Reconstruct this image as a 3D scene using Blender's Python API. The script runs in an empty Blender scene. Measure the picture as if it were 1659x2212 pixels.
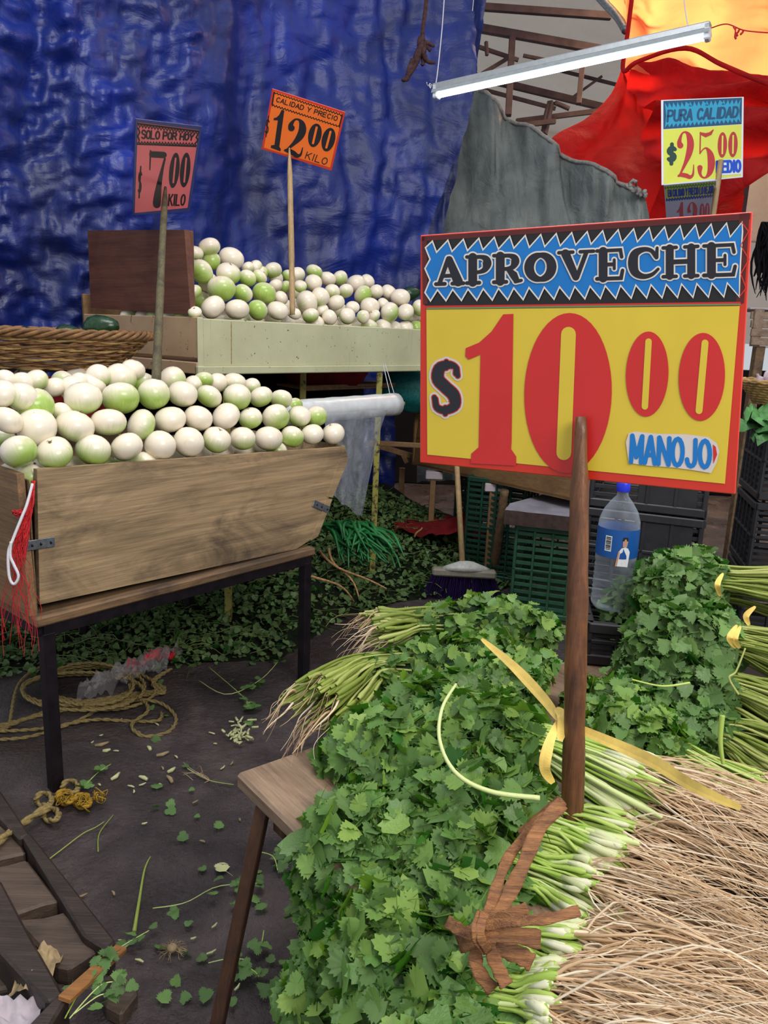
import bpy, bmesh, math, random
import numpy as np
from mathutils import Vector, Matrix, noise
from mathutils.geometry import tessellate_polygon

random.seed(7); RNG = np.random.default_rng(7)
C = bpy.context.scene.collection
SC = bpy.context.scene

# ------------------------------------------------------------------ camera
EYE = 1.45; PITCH = 13.0; ROLL = 2.3; FPX = 1661.0
cd = bpy.data.cameras.new('camera'); cam = bpy.data.objects.new('camera', cd); C.objects.link(cam)
cd.sensor_fit = 'VERTICAL'; cd.sensor_height = 36.0; cd.lens = 36.0 * FPX / 2212.0
cd.clip_start = 0.05; cd.clip_end = 200
cam.matrix_world = Matrix.Translation((0, 0, EYE)) @ Matrix.Rotation(math.radians(90 - PITCH), 4, 'X') @ Matrix.Rotation(math.radians(ROLL), 4, 'Z')
SC.camera = cam
CM = np.array(cam.matrix_world.to_3x3()); CO = np.array([0, 0, EYE])

# ------------------------------------------------------------------ world, lights, exposure
w = bpy.data.worlds.new('sky'); SC.world = w; w.use_nodes = True
wb = w.node_tree.nodes['Background']; wb.inputs[0].default_value = (0.86, 0.93, 1.0, 1); wb.inputs[1].default_value = 0.62


def light(name, kind, loc, target, power, color, size=1.0, size_y=None, spot=None):
    l = bpy.data.lights.new(name, kind); l.energy = power; l.color = color
    if kind == 'AREA':
        l.shape = 'RECTANGLE'; l.size = size; l.size_y = size_y or size
    if kind == 'SPOT':
        l.spot_size = math.radians(spot); l.spot_blend = 0.6; l.shadow_soft_size = size
    o = bpy.data.objects.new(name, l); C.objects.link(o); o.location = loc
    o.rotation_euler = (Vector(target) - Vector(loc)).to_track_quat('-Z', 'Y').to_euler()
    return o


light('daylight_from_street', 'AREA', (1.9, -0.9, 3.3), (0.1, 2.0, 0.6), 120, (1.0, 0.95, 0.88), 2.2, 1.6)
light('area_fill_over_onions', 'AREA', (-.4, 1.9, 4.3), (-.5, 2.6, 1.0), 70, (0.97, 0.98, 1.0), 2.0, 1.4)  # unseen area lamp added overhead to brighten the onion tops
light('sunbeam_on_canopy', 'SPOT', (4.5, 12.0, 8.2), (2.25, 5.0, 3.45), 95000, (1.0, 0.86, 0.62), 0.3, spot=24)
SC.view_settings.view_transform = 'Standard'; SC.view_settings.look = 'None'
SC.view_settings.gamma = 1.0; SC.view_settings.use_curve_mapping = False
SC.view_settings.exposure = 0.0


# ------------------------------------------------------------------ measuring helpers (photo point + a known plane or distance -> point in the place)
def ray(px, py):
    return CM @ np.array([(px - 829.5) / FPX, -(py - 1106) / FPX, -1.0])
def G(px, py, z=0.0):
    d = ray(px, py); return CO + d * ((z - EYE) / d[2])
def D(px, py, t):
    return CO + ray(px, py) * t
def PL(px, py, p, n):
    d = ray(px, py); p = np.array(p); n = np.array(n); return CO + d * (np.dot(p - CO, n) / np.dot(d, n))
def proj(p):
    c = CM.T @ (np.array(p) - CO); return 829.5 + FPX * c[0] / -c[2], 1106 - FPX * c[1] / -c[2]
def depth(p):
    return float(-(CM.T @ (np.array(p) - CO))[2])
def U(v):
    v = np.array(v, float); return v / (np.linalg.norm(v) + 1e-12)


# ------------------------------------------------------------------ mesh builder
class MB:
    def __init__(s): s.v = []; s.f = []; s.n = 0; s.uv = None
    def add(s, verts, faces):
        verts = np.asarray(verts, float).reshape(-1, 3)
        off = s.n; s.v.append(verts); s.n += len(verts)
        if isinstance(faces, np.ndarray): s.f.append(faces + off)
        else:
            by = {}
            for f in faces: by.setdefault(len(f), []).append(f)
            for k, l in by.items(): s.f.append(np.array(l) + off)
        return s
    def mesh(s, name, mat, smooth=True):
        me = bpy.data.meshes.new(name); V = np.concatenate(s.v)
        me.vertices.add(len(V)); me.vertices.foreach_set('co', V.astype(np.float32).ravel())
        tot = [np.full(len(f), f.shape[1]) for f in s.f]; lp = np.concatenate([f.ravel() for f in s.f])
        tot = np.concatenate(tot); st = np.concatenate([[0], np.cumsum(tot)[:-1]])
        me.loops.add(len(lp)); me.loops.foreach_set('vertex_index', lp.astype(np.int32))
        me.polygons.add(len(tot)); me.polygons.foreach_set('loop_start', st.astype(np.int32))
        me.polygons.foreach_set('loop_total', tot.astype(np.int32))
        me.polygons.foreach_set('use_smooth', np.full(len(tot), bool(smooth)))
        me.update(calc_edges=True)
        me.materials.append(mat)
        return me
    def build(s, name, mat, parent=None, smooth=True, loc=None, rot=None):
        return inst(name, s.mesh(name, mat, smooth), parent, loc, rot)


def inst(name, me, parent=None, loc=None, rot=None, scale=None):
    o = bpy.data.objects.new(name, me); C.objects.link(o)
    if parent is not None: o.parent = parent
    if loc is not None: o.location = Vector([float(q) for q in loc])
    if rot is not None: o.rotation_euler = rot
    if scale is not None: o.scale = (scale, scale, scale) if isinstance(scale, (int, float)) else scale
    return o


def tag(o, label=None, cat=None, group=None, kind=None):
    if label: o['label'] = label
    if cat: o['category'] = cat
    if group: o['group'] = group
    if kind: o['kind'] = kind
    return o


def thing(name, loc, label, cat, group=None):
    o = bpy.data.objects.new(name, None); C.objects.link(o); o.empty_display_size = .05
    o.location = Vector([float(q) for q in loc]); return tag(o, label, cat, group)


def at(o):   # shift world-space vertices into a thing's local space
    return -np.array(o.location)


class MW(MB):    # mesh builder working in world space under a parent located at parent.location
    def build(s, name, mat, parent=None, smooth=True, **k):
        if parent is not None:
            p = parent; off = np.zeros(3)
            while p is not None: off += np.array(p.location); p = p.parent
            s.v = [v - off for v in s.v]
        return MB.build(s, name, mat, parent, smooth)


def box_vf(o, ex, ey, ez):
    o, ex, ey, ez = map(lambda q: np.array(q, float), (o, ex, ey, ez))
    v = [o, o + ex, o + ex + ey, o + ey, o + ez, o + ex + ez, o + ex + ey + ez, o + ey + ez]
    return v, [(0, 3, 2, 1), (4, 5, 6, 7), (0, 1, 5, 4), (1, 2, 6, 5), (2, 3, 7, 6), (3, 0, 4, 7)]


def bevel_box(mb, o, ex, ey, ez, b=.004):
    """box from corner o along three edge vectors, edges chamfered"""
    o, ex, ey, ez = map(lambda q: np.array(q, float), (o, ex, ey, ez))
    L = [np.linalg.norm(e) for e in (ex, ey, ez)]; A = [e / l for e, l in zip((ex, ey, ez), L)]
    b = min(b, min(L) * .45)
    vs = []; idx = {}
    for sx in (0, 1):
        for sy in (0, 1):
            for sz in (0, 1):
                c = o + ex * sx + ey * sy + ez * sz; s = (sx, sy, sz)
                for k in range(3):
                    p = c.copy()
                    for m in range(3):
                        if m != k: p = p + A[m] * b * (1 if s[m] == 0 else -1)
                    idx[(s, k)] = len(vs); vs.append(p)
    F = []
    for k in range(3):
        m, n = [q for q in range(3) if q != k]
        for sk in (0, 1):
            q = []
            for a_, b_ in ((0, 0), (1, 0), (1, 1), (0, 1)):
                s = [0, 0, 0]; s[k] = sk; s[m] = a_; s[n] = b_; q.append(idx[(tuple(s), k)])
            F.append(tuple(q))
    for k in range(3):
        m, n = [q for q in range(3) if q != k]
        for a_ in (0, 1):
            for b_ in (0, 1):
                s0 = [0, 0, 0]; s1 = [0, 0, 0]; s0[m] = s1[m] = a_; s0[n] = s1[n] = b_; s1[k] = 1
                s0, s1 = tuple(s0), tuple(s1)
                F.append((idx[(s0, m)], idx[(s1, m)], idx[(s1, n)], idx[(s0, n)]))
    for sx in (0, 1):
        for sy in (0, 1):
            for sz in (0, 1):
                s = (sx, sy, sz); F.append((idx[(s, 0)], idx[(s, 1)], idx[(s, 2)]))
    mb.add(vs, F)


def bar(mb, a, b, wd, ht=None, up=(0, 0, 1), bev=.002):
    a, b = np.array(a, float), np.array(b, float); ht = ht or wd
    d = U(b - a); s = U(np.cross(d, up)); t = np.cross(s, d)
    bevel_box(mb, a - s * wd / 2 - t * ht / 2, b - a, s * wd, t * ht, bev)


def tube(mb, pts, rad, n=6, cap=True):
    P = np.asarray(pts, float); m = len(P); R_ = np.broadcast_to(np.asarray(rad, float), (m,))
    T = np.gradient(P, axis=0); T /= (np.linalg.norm(T, axis=1)[:, None] + 1e-12)
    ref = np.array([0, 0, 1.0]) if abs(T[0][2]) < .9 else np.array([1.0, 0, 0])
    X = np.cross(T, ref); X /= (np.linalg.norm(X, axis=1)[:, None] + 1e-12); Y = np.cross(T, X)
    a = np.arange(n) * 2 * math.pi / n
    V = P[:, None, :] + R_[:, None, None] * (np.cos(a)[None, :, None] * X[:, None, :] + np.sin(a)[None, :, None] * Y[:, None, :])
    V = V.reshape(-1, 3); i = np.arange(m - 1)[:, None] * n; j = np.arange(n)[None, :]; j2 = (j + 1) % n
    F = np.stack([i + j, i + j2, i + n + j2, i + n + j], -1).reshape(-1, 4)
    mb.add(V, F)
    if cap: mb.f.append(np.array([list(range(n))[::-1]]) + mb.n - m * n); mb.f.append(np.array([list(range((m - 1) * n, m * n))]) + mb.n - m * n)


def wob(a, b, n=8, amp=.01, sag=0., seed=None):
    """a bent path from a to b"""
    r = RNG if seed is None else np.random.default_rng(seed)
    a, b = np.array(a, float), np.array(b, float); t = np.linspace(0, 1, n)[:, None]
    k1, k2 = r.normal(0, 1, 3), r.normal(0, 1, 3)
    P = a + (b - a) * t + amp * (np.sin(t * math.pi) * k1 + np.sin(t * 2 * math.pi) * k2 * .6)
    P[:, 2] -= sag * np.sin(t[:, 0] * math.pi); return P


def smooth_path(pts, n=40):
    P = np.array(pts, float); k = len(P); t = np.linspace(0, k - 1, n); out = []
    for x in t:
        i = min(int(x), k - 2); f = x - i
        p0, p1, p2, p3 = P[max(i - 1, 0)], P[i], P[i + 1], P[min(i + 2, k - 1)]
        out.append(.5 * ((2 * p1) + (-p0 + p2) * f + (2 * p0 - 5 * p1 + 4 * p2 - p3) * f * f + (-p0 + 3 * p1 - 3 * p2 + p3) * f ** 3))
    return np.array(out)


def lathe_vf(prof, n=16):
    V = []; F = []; m = len(prof)
    for r, z in prof:
        for k in range(n):
            a = k * 2 * math.pi / n; V.append((r * math.cos(a), r * math.sin(a), z))
    for i in range(m - 1):
        for k in range(n): F.append((i * n + k, i * n + (k + 1) % n, (i + 1) * n + (k + 1) % n, (i + 1) * n + k))
    return V, F


def sheet(mb, fn, nu, nv):
    V = [fn(i / nu, j / nv) for j in range(nv + 1) for i in range(nu + 1)]
    i = np.arange(nu)[None, :]; j = np.arange(nv)[:, None] * (nu + 1)
    F = np.stack([i + j, i + j + 1, i + j + nu + 2, i + j + nu + 1], -1).reshape(-1, 4)
    mb.add(V, F)


def fbm(x, y, z=0., o=4):
    return noise.fractal(Vector((x, y, z)), 1.0, 2.0, o)


# ------------------------------------------------------------------ materials
def lin(h):
    h = h.lstrip('#'); c = [int(h[i:i + 2], 16) / 255 for i in (0, 2, 4)]
    return tuple((x / 12.92 if x <= .04045 else ((x + .055) / 1.055) ** 2.4) for x in c) + (1,)


class N:
    def __init__(s, name):
        s.m = bpy.data.materials.new(name); s.m.use_nodes = True; s.t = s.m.node_tree; s.t.nodes.clear()
        s.out = s('ShaderNodeOutputMaterial'); s.p = s('ShaderNodeBsdfPrincipled'); s.l(s.p.outputs[0], s.out.inputs[0])
    def __call__(s, typ, **k):
        n = s.t.nodes.new(typ)
        for a, b in k.items(): setattr(n, a, b)
        return n
    def l(s, a, b): s.t.links.new(a, b)
    def set(s, **k):
        for a, b in k.items():
            i = s.p.inputs[a.replace('_', ' ')]
            if hasattr(b, 'links') or isinstance(b, bpy.types.NodeSocket): s.l(b, i)
            else: i.default_value = b
    def coord(s, kind='Object', scale=(1, 1, 1)):
        c = s('ShaderNodeTexCoord'); mp = s('ShaderNodeMapping'); mp.inputs['Scale'].default_value = scale; src = c.outputs[kind]
        if getattr(s, 'rz', 0):
            m0 = s('ShaderNodeMapping'); m0.inputs['Rotation'].default_value = (0, 0, math.radians(s.rz)); s.l(src, m0.inputs[0]); src = m0.outputs[0]
        s.l(src, mp.inputs[0]); return mp.outputs[0]
    def noise(s, vec, scale=5, detail=4, rough=.6, dist=0.):
        n = s('ShaderNodeTexNoise'); s.l(vec, n.inputs['Vector'])
        n.inputs['Scale'].default_value = scale; n.inputs['Detail'].default_value = detail
        n.inputs['Roughness'].default_value = rough; n.inputs['Distortion'].default_value = dist; return n.outputs[0]
    def ramp(s, fac, stops, interp='LINEAR'):
        r = s('ShaderNodeValToRGB'); s.l(fac, r.inputs[0]); e = r.color_ramp.elements; r.color_ramp.interpolation = interp
        while len(e) < len(stops): e.new(.5)
        for q, (p, c) in zip(e, stops): q.position = p; q.color = c if isinstance(c, tuple) else (lin(c) if isinstance(c, str) else (c, c, c, 1))
        return r.outputs[0]
    def mix(s, fac, a, b, mode='MIX'):
        n = s('ShaderNodeMix', data_type='RGBA', blend_type=mode)
        for sock, v in ((n.inputs[0], fac), (n.inputs[6], a), (n.inputs[7], b)):
            if isinstance(v, bpy.types.NodeSocket): s.l(v, sock)
            else: sock.default_value = lin(v) if isinstance(v, str) else v
        return n.outputs[2]
    def math(s, op, a, b=0.):
        n = s('ShaderNodeMath', operation=op)
        for sock, v in ((n.inputs[0], a), (n.inputs[1], b)):
            if isinstance(v, bpy.types.NodeSocket): s.l(v, sock)
            else: sock.default_value = v
        return n.outputs[0]
    def bump(s, h, strength=.3, dist=.01):
        b = s('ShaderNodeBump'); b.inputs['Strength'].default_value = strength; b.inputs['Distance'].default_value = dist
        s.l(h, b.inputs['Height']); s.l(b.outputs[0], s.p.inputs['Normal']); return b
    def translucent(s, fac, col):
        tr = s('ShaderNodeBsdfTranslucent'); mx = s('ShaderNodeMixShader')
        if isinstance(col, bpy.types.NodeSocket): s.l(col, tr.inputs[0])
        else: tr.inputs[0].default_value = lin(col) if isinstance(col, str) else col
        mx.inputs[0].default_value = fac; s.l(s.p.outputs[0], mx.inputs[1]); s.l(tr.outputs[0], mx.inputs[2]); s.l(mx.outputs[0], s.out.inputs[0])


def plain(name, col, rough=.6, metal=0., spec=.5, var=.15, scale=30, bump=0.):
    n = N(name); v = n.coord(); f = n.noise(v, scale, 4)
    c = lin(col); d = tuple(x * (1 - var) for x in c[:3]) + (1,); b = tuple(min(1, x * (1 + var)) for x in c[:3]) + (1,)
    n.set(Base_Color=n.ramp(f, [(.3, d), (.7, b)]), Roughness=rough, Metallic=metal); n.p.inputs['Specular IOR Level'].default_value = spec
    if bump: n.bump(f, bump, .004)
    return n.m


def wood(name, a, b, dark, axis=0, scale=1., rough=.75, dirt=.5, bump=.35, rz=0.):
    n = N(name); n.rz = rz; sc = [14., 14., 14.]; sc[axis] = 1.1
    v = n.coord('Object', tuple(q * scale for q in sc)); g = n.noise(v, 2.2, 8, .65, .6)
    f2 = n.noise(n.coord('Object', (.45, 1, 1)), 6.5 * scale, 6, .68, .7)
    sc2 = [70., 70., 70.]; sc2[axis] = 2.5
    fine = n.noise(n.coord('Object', tuple(q * scale for q in sc2)), 2, 3)
    c = n.ramp(g, [(.3, a), (.62, b)])
    c = n.mix(n.ramp(fine, [(.35, .55), (.6, 0.)]), c, n.mix(.5, c, dark))
    c = n.mix(n.math('MULTIPLY', n.ramp(f2, [(.46, 0.), (.68, 1.)]), dirt), c, dark)
    n.set(Base_Color=c, Roughness=rough); n.bump(n.math('ADD', fine, g), bump, .003); return n.m


M = {}
M['box_wood'] = wood('box_wood', '#8a7354', '#b89a74', '#43362c', 0, .8, .7, .85, .5, -50.)
M['box_wood_dark'] = wood('box_wood_dark', '#5d4a3a', '#8a6a48', '#2e2420', 0, 1.3, .7, .7, .35, -50.)
M['side_wood'] = wood('side_wood', '#7d6046', '#9b7650', '#3d2f24', 0, 1., .7, .6, .35, 40.)
M['brown_board'] = wood('brown_board', '#5b3424', '#6f4330', '#2c1512', 0, .7, .6, .55, .2, 40.)
M['stall_wood'] = wood('stall_wood', '#7a5a38', '#8f6c46', '#4c3622', 0, .8, .7, .4, .35, 45.)
M['stake'] = wood('stake', '#4a2c1d', '#80502f', '#23140e', 2, 1.2, .4, .7, .5)
M['stake_pale'] = wood('stake_pale', '#9c7f58', '#b7996e', '#5d4830', 2, 2., .6, .3, .2)
M['stake_mossy'] = wood('stake_mossy', '#4b4330', '#69603f', '#2a251c', 2, 2., .7, .7, .5)
M['bench_wood'] = wood('bench_wood', '#7b5f49', '#a08770', '#4b382c', 0, 1.5, .45, .6, .25, 52.)
M['leg_wood'] = wood('leg_wood', '#43291b', '#5e3d27', '#24150e', 2, 2., .6, .5)
M['slat_wood'] = wood('slat_wood', '#8a5a2e', '#a8733e', '#4b2e18', 0, 2., .6, .4)
M['pallet_wood'] = wood('pallet_wood', '#4b3d33', '#655245', '#231b17', 0, 1.2, .6, .7, .5)
M['pallet_dark'] = wood('pallet_dark', '#2c2220', '#43342d', '#171110', 0, 1.2, .5, .6, .5)
M['bark'] = wood('bark', '#6f4228', '#b37a48', '#2c1810', 0, 4., .55, .6, .9)
M['steel_dark'] = plain('steel_dark', '#2a2329', .45, .6, .5, .35, 25, .2)
M['steel_grey'] = plain('steel_grey', '#7b7f86', .4, .7, .5, .3, 60, .3)
M['grey_shelf'] = plain('grey_shelf', '#4c4547', .7, 0, .3, .3, 18, .3)
M['leaf_dirt'] = plain('leaf_dirt', '#15190f', .9, 0, .2, .4, 14, .4)
M['lamp_metal'] = plain('lamp_metal', '#a9adb0', .35, .4, .5, .1, 40)
M['white_cord'] = plain('white_cord', '#cfcbd0', .7, 0, .3, .1, 300)
M['black_plastic'] = plain('black_plastic', '#26262b', .45, 0, .5, .2, 30, .1)
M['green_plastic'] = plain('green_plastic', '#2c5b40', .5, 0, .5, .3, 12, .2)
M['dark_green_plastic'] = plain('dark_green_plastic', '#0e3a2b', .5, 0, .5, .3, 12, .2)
M['dark_void'] = plain('dark_void', '#131013', .9, 0, .1, .3, 3)  # near black; paints the shade behind and under the stalls
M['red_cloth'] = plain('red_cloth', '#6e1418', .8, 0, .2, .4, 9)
M['red_net'] = plain('red_net', '#c0252a', .7, 0, .3, .2, 60)
M['teal_net'] = plain('teal_net', '#0d6a6b', .5, 0, .5, .45, 90, .4)
M['purple'] = plain('purple', '#2b1550', .6, 0, .3, .3, 80)
M['rope'] = plain('rope', '#8f7c50', .85, 0, .2, .35, 120, .8)
M['rope_y'] = plain('rope_y', '#a5812c', .8, 0, .2, .35, 140, .8)
M['stone'] = plain('stone', '#8e8a94', .55, 0, .4, .25, 9, .3)
M['stone_edge'] = plain('stone_edge', '#4a3a36', .8, 0, .3, .3, 25, .8)
M['wicker'] = plain('wicker', '#7d5a38', .65, 0, .4, .45, 30, .6)
M['wicker_pale'] = plain('wicker_pale', '#b08d58', .65, 0, .4, .35, 30, .6)
M['avocado'] = plain('avocado', '#1d3a1f', .25, 0, .5, .5, 60, .3)
M['frond'] = plain('frond', '#e3c264', .5, 0, .4, .22, 22, .3)
M['paper'] = plain('paper', '#b9acb2', .8, 0, .3, .1, 10)
M['husk'] = plain('husk', '#a08a68', .8, 0, .3, .35, 40, .4)
M['cut_stalk'] = plain('cut_stalk', '#c3c590', .6, 0, .4, .2, 60)
M['lettuce'] = plain('lettuce', '#4f8448', .5, 0, .4, .4, 20, .4)
M['scallion'] = plain('scallion', '#1f6a34', .45, 0, .5, .5, 12, .2)
M['truss'] = plain('truss', '#4f3e40', .7, .2, .3, .3, 9)
M['garlic'] = plain('garlic', '#cfbfca', .6, 0, .4, .3, 40, .3)
M['tip_brown'] = plain('tip_brown', '#8a6a42', .8, 0, .3, .5, 90, .5)


def mat_painted():
    n = N('cream_paint'); v = n.coord()
    c = n.ramp(n.noise(v, 3, 5), [(.3, '#aaa886'), (.7, '#bfbf9c')])
    chips = n.ramp(n.noise(v, 38, 3, .7), [(.30, 1.), (.34, 0.)])
    st = n.ramp(n.noise(n.coord('Object', (40, 40, 2)), 1.2, 4), [(.62, 0.), (.8, .5)])
    c = n.mix(st, c, '#6a5c40'); c = n.mix(chips, c, '#3c2c20')
    n.set(Base_Color=c, Roughness=.55); n.bump(n.noise(v, 60, 3), .15, .002); return n.m
M['cream_paint'] = mat_painted()


def mat_painted_side():
    n = N('cream_paint_worn'); v = n.coord()
    c = n.ramp(n.noise(v, 4, 5), [(.3, '#a8896a'), (.7, '#bd9f7c')])
    c = n.mix(n.ramp(n.noise(v, 30, 4, .7), [(.32, 1.), (.37, 0.)]), c, '#3c2518')
    n.set(Base_Color=c, Roughness=.6); n.bump(n.noise(v, 60, 3), .15, .002); return n.m
M['cream_paint_worn'] = mat_painted_side()


def mat_yellow():
    n = N('yellow_post'); v = n.coord()
    c = n.mix(n.ramp(n.noise(v, 26, 4, .7), [(.38, 1.), (.48, 0.)]), '#9a9247', '#3f3826')
    n.set(Base_Color=c, Roughness=.5); return n.m
M['yellow_post'] = mat_yellow()


def mat_tarp():
    n = N('blue_tarp'); v = n.coord()
    big = n.noise(v, 1.3, 4, .55, .5); c = n.ramp(big, [(.3, '#091a58'), (.5, '#0b2478'), (.7, '#102c96')])
    dirt = n.noise(n.coord('Object', (1, 1, .3)), 2.6, 6, .7, .8)
    c = n.mix(n.math('MULTIPLY', n.ramp(dirt, [(.48, 0.), (.7, 1.)]), .62), c, '#333954')
    c = n.mix(n.math('MULTIPLY', n.ramp(n.noise(v, 9, 5, .7, .6), [(.58, 0.), (.78, 1.)]), .16), c, '#4560a0')  # pale blue sheen painted into the colour in random patches
    n.set(Base_Color=c, Roughness=n.ramp(dirt, [(.3, .36), (.7, .55)])); n.p.inputs['Specular IOR Level'].default_value = .6
    cre = n.noise(n.coord('Object', (1, 1, 1.9)), 3.4, 5, .58, 1.2); cr2 = n.noise(n.coord('Object', (1.6, 1.6, 1)), 11, 4, .6, 1.6)
    n.bump(n.math('ADD', cre, n.math('MULTIPLY', cr2, .14)), .22, .07)
    n.translucent(.1, c); return n.m
M['blue_tarp'] = mat_tarp()


def mat_cloth(name, a, b, tr, trc, rough=.7, spec=.3):
    n = N(name); v = n.coord(); f = n.noise(v, 2.2, 5, .6, .6); c = n.ramp(f, [(.3, a), (.7, b)])
    n.set(Base_Color=c, Roughness=rough); n.p.inputs['Specular IOR Level'].default_value = spec
    n.bump(n.noise(v, 6, 5, .6, .8), .6, .05)
    if tr: n.translucent(tr, trc)
    return n.m
M['grey_tarp'] = mat_cloth('grey_tarp', '#5d6262', '#8c908c', 0, None)
M['red_tarp'] = mat_cloth('red_tarp', '#8f1016', '#c01a1c', .35, '#e8241c')
M['orange_tarp'] = mat_cloth('orange_tarp', '#e0482e', '#f7906a', .6, '#ffb478')
M['roof_sheet'] = mat_cloth('roof_sheet', '#988c8a', '#b5a9a5', .4, '#ffeedd')


def mat_onion():
    n = N('onion_skin'); tc = n('ShaderNodeTexCoord'); oi = n('ShaderNodeObjectInfo')
    sep = n('ShaderNodeSeparateXYZ'); n.l(tc.outputs['Object'], sep.inputs[0])
    ang = n.math('ARCTAN2', sep.outputs[1], sep.outputs[0])
    cb = n('ShaderNodeCombineXYZ'); n.l(ang, cb.inputs[0]); n.l(n.math('MULTIPLY', sep.outputs[2], 1.5), cb.inputs[1]); n.l(n.math('MULTIPLY', oi.outputs['Random'], 40.), cb.inputs[2])
    streak = n.noise(cb.outputs[0], 7, 3, .5)
    g = n.math('ADD', n.math('MULTIPLY', sep.outputs[2], -11.), n.math('MULTIPLY', sep.outputs[0], 4.5))
    g = n.math('ADD', g, n.math('MULTIPLY', n.math('SUBTRACT', streak, .5), .45))
    g = n.math('ADD', g, n.math('MULTIPLY', n.math('SUBTRACT', oi.outputs['Random'], .53), .8))
    gf = n.ramp(g, [(0., 0.), (.17, .4), (.52, 1.)])
    white = n.mix(n.noise(tc.outputs['Object'], 22, 3), '#f3e4d6', '#e6dcc0')
    green = n.mix(streak, '#86b032', '#bccf78')
    c = n.mix(gf, white, green)
    sp = n('ShaderNodeTexCoord')
    dirt = n.noise(tc.outputs['Object'], 55, 4, .7)
    c = n.mix(n.ramp(dirt, [(.70, 0.), (.76, .8)]), c, '#6d4f2d')
    tan = n.ramp(n.noise(tc.outputs['Object'], 11, 3, .6), [(.62, 0.), (.8, .5)])
    c = n.mix(tan, c, '#c2915c')
    n.set(Base_Color=c, Roughness=.24); n.p.inputs['Subsurface Weight'].default_value = 0.0
    n.p.inputs['Specular IOR Level'].default_value = .55
    n.bump(streak, .08, .003); return n.m
M['onion_skin'] = mat_onion()


def mat_leaf(name, a, b, c3, rough=.42, tr=.2):
    n = N(name); oi = n('ShaderNodeObjectInfo'); ge = n('ShaderNodeNewGeometry')
    f = n.math('FRACT', n.math('ADD', oi.outputs['Random'], ge.outputs['Random Per Island']))
    c = n.ramp(f, [(0., a), (.55, b), (1., c3)])
    tc = n.coord(); c = n.mix(n.math('MULTIPLY', n.noise(tc, 60, 3), .35), c, a)
    back = n.mix(.28, c, '#a3b878'); c = n.mix(ge.outputs['Backfacing'], c, back)
    n.set(Base_Color=c, Roughness=rough); n.p.inputs['Specular IOR Level'].default_value = .38
    n.bump(n.noise(tc, 240, 2), .35, .003)
    n.translucent(tr, n.mix(.4, c, '#8fd020')); return n.m
M['leaf'] = mat_leaf('leaf', '#1c5214', '#3d7d22', '#8fb23a', .4)
M['leaf_deep'] = mat_leaf('leaf_deep', '#184c1e', '#33702e', '#6a9a46', .4)
M['leaf_floor'] = mat_leaf('leaf_floor', '#123c18', '#235226', '#3f6c30', .5, .15)


def mat_stem(name, ca, cb, cc, ax='Random'):
    n = N(name); ge = n('ShaderNodeNewGeometry'); oi = n('ShaderNodeObjectInfo')
    f = n.math('FRACT', n.math('ADD', oi.outputs['Random'], ge.outputs['Random Per Island']))
    c = n.ramp(f, [(0., ca), (.6, cb), (1., cc)])
    c = n.mix(n.ramp(n.noise(n.coord(), 110, 3, .7), [(.62, 0.), (.75, .45)]), c, '#5a5a3c')
    n.set(Base_Color=c, Roughness=.45); return n.m
M['stem'] = mat_stem('stem', '#8fae42', '#afc562', '#d2dc9c')
M['stem_dull'] = mat_stem('stem_dull', '#71822f', '#93a14a', '#b6bb72')
M['bulb'] = mat_stem('bulb', '#c2c892', '#d5d6ae', '#dedcc0')
M['root'] = mat_stem('root', '#b48f68', '#d8b994', '#eedcc2')
M['stem_floor'] = mat_stem('stem_floor', '#3e5a26', '#5f7436', '#7e8648')


def mat_floor():
    n = N('floor_stone'); v = n.coord()
    c = n.ramp(n.noise(v, 2.4, 7, .65, .4), [(.32, '#2c2325'), (.5, '#4a3f41'), (.66, '#6b5e5c')])
    c = n.mix(n.ramp(n.noise(v, 1.1, 3), [(.5, 0.), (.7, .7)]), c, '#3f2a22')
    c = n.mix(n.ramp(n.noise(v, 90, 3, .7), [(.66, 0.), (.72, .6)]), c, '#8a7c6c')
    n.set(Base_Color=c, Roughness=n.ramp(n.noise(v, 3.1, 5), [(.4, .24), (.62, .6)]))
    n.bump(n.math('ADD', n.noise(v, 16, 7, .7), n.math('MULTIPLY', n.noise(v, 70, 4), .35)), 1.0, .028); return n.m
M['floor'] = mat_floor()


def mat_film(name, col, alpha, rough=.15):
    n = N(name); n.set(Base_Color=lin(col), Roughness=rough)
    ly = n('ShaderNodeLayerWeight'); ly.inputs[0].default_value = .35
    v = n.coord(); nz = n.noise(n.coord('Object', (1, 1, .3)), 16, 4, .6, 1.)
    a = n.math('ADD', n.math('MULTIPLY', ly.outputs['Facing'], .5), n.math('MULTIPLY', nz, alpha * 1.6))
    tr = n('ShaderNodeBsdfTransparent'); mx = n('ShaderNodeMixShader')
    n.l(a, mx.inputs[0]); n.l(tr.outputs[0], mx.inputs[1]); n.l(n.p.outputs[0], mx.inputs[2]); n.l(mx.outputs[0], n.out.inputs[0])
    n.bump(n.noise(v, 30, 4, .6, 1.), .5, .01)
    return n.m
M['film'] = mat_film('film', '#b9bfcb', .26)
M['film_roll'] = plain('film_roll', '#c4c6c8', .2, 0, .6, .12, 18, .2)
M['bottle_pet'] = mat_film('bottle_pet', '#b9c4d4', .11, .06)


M['bag'] = mat_film('bag', '#c9c4c8', .16, .1)


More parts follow.
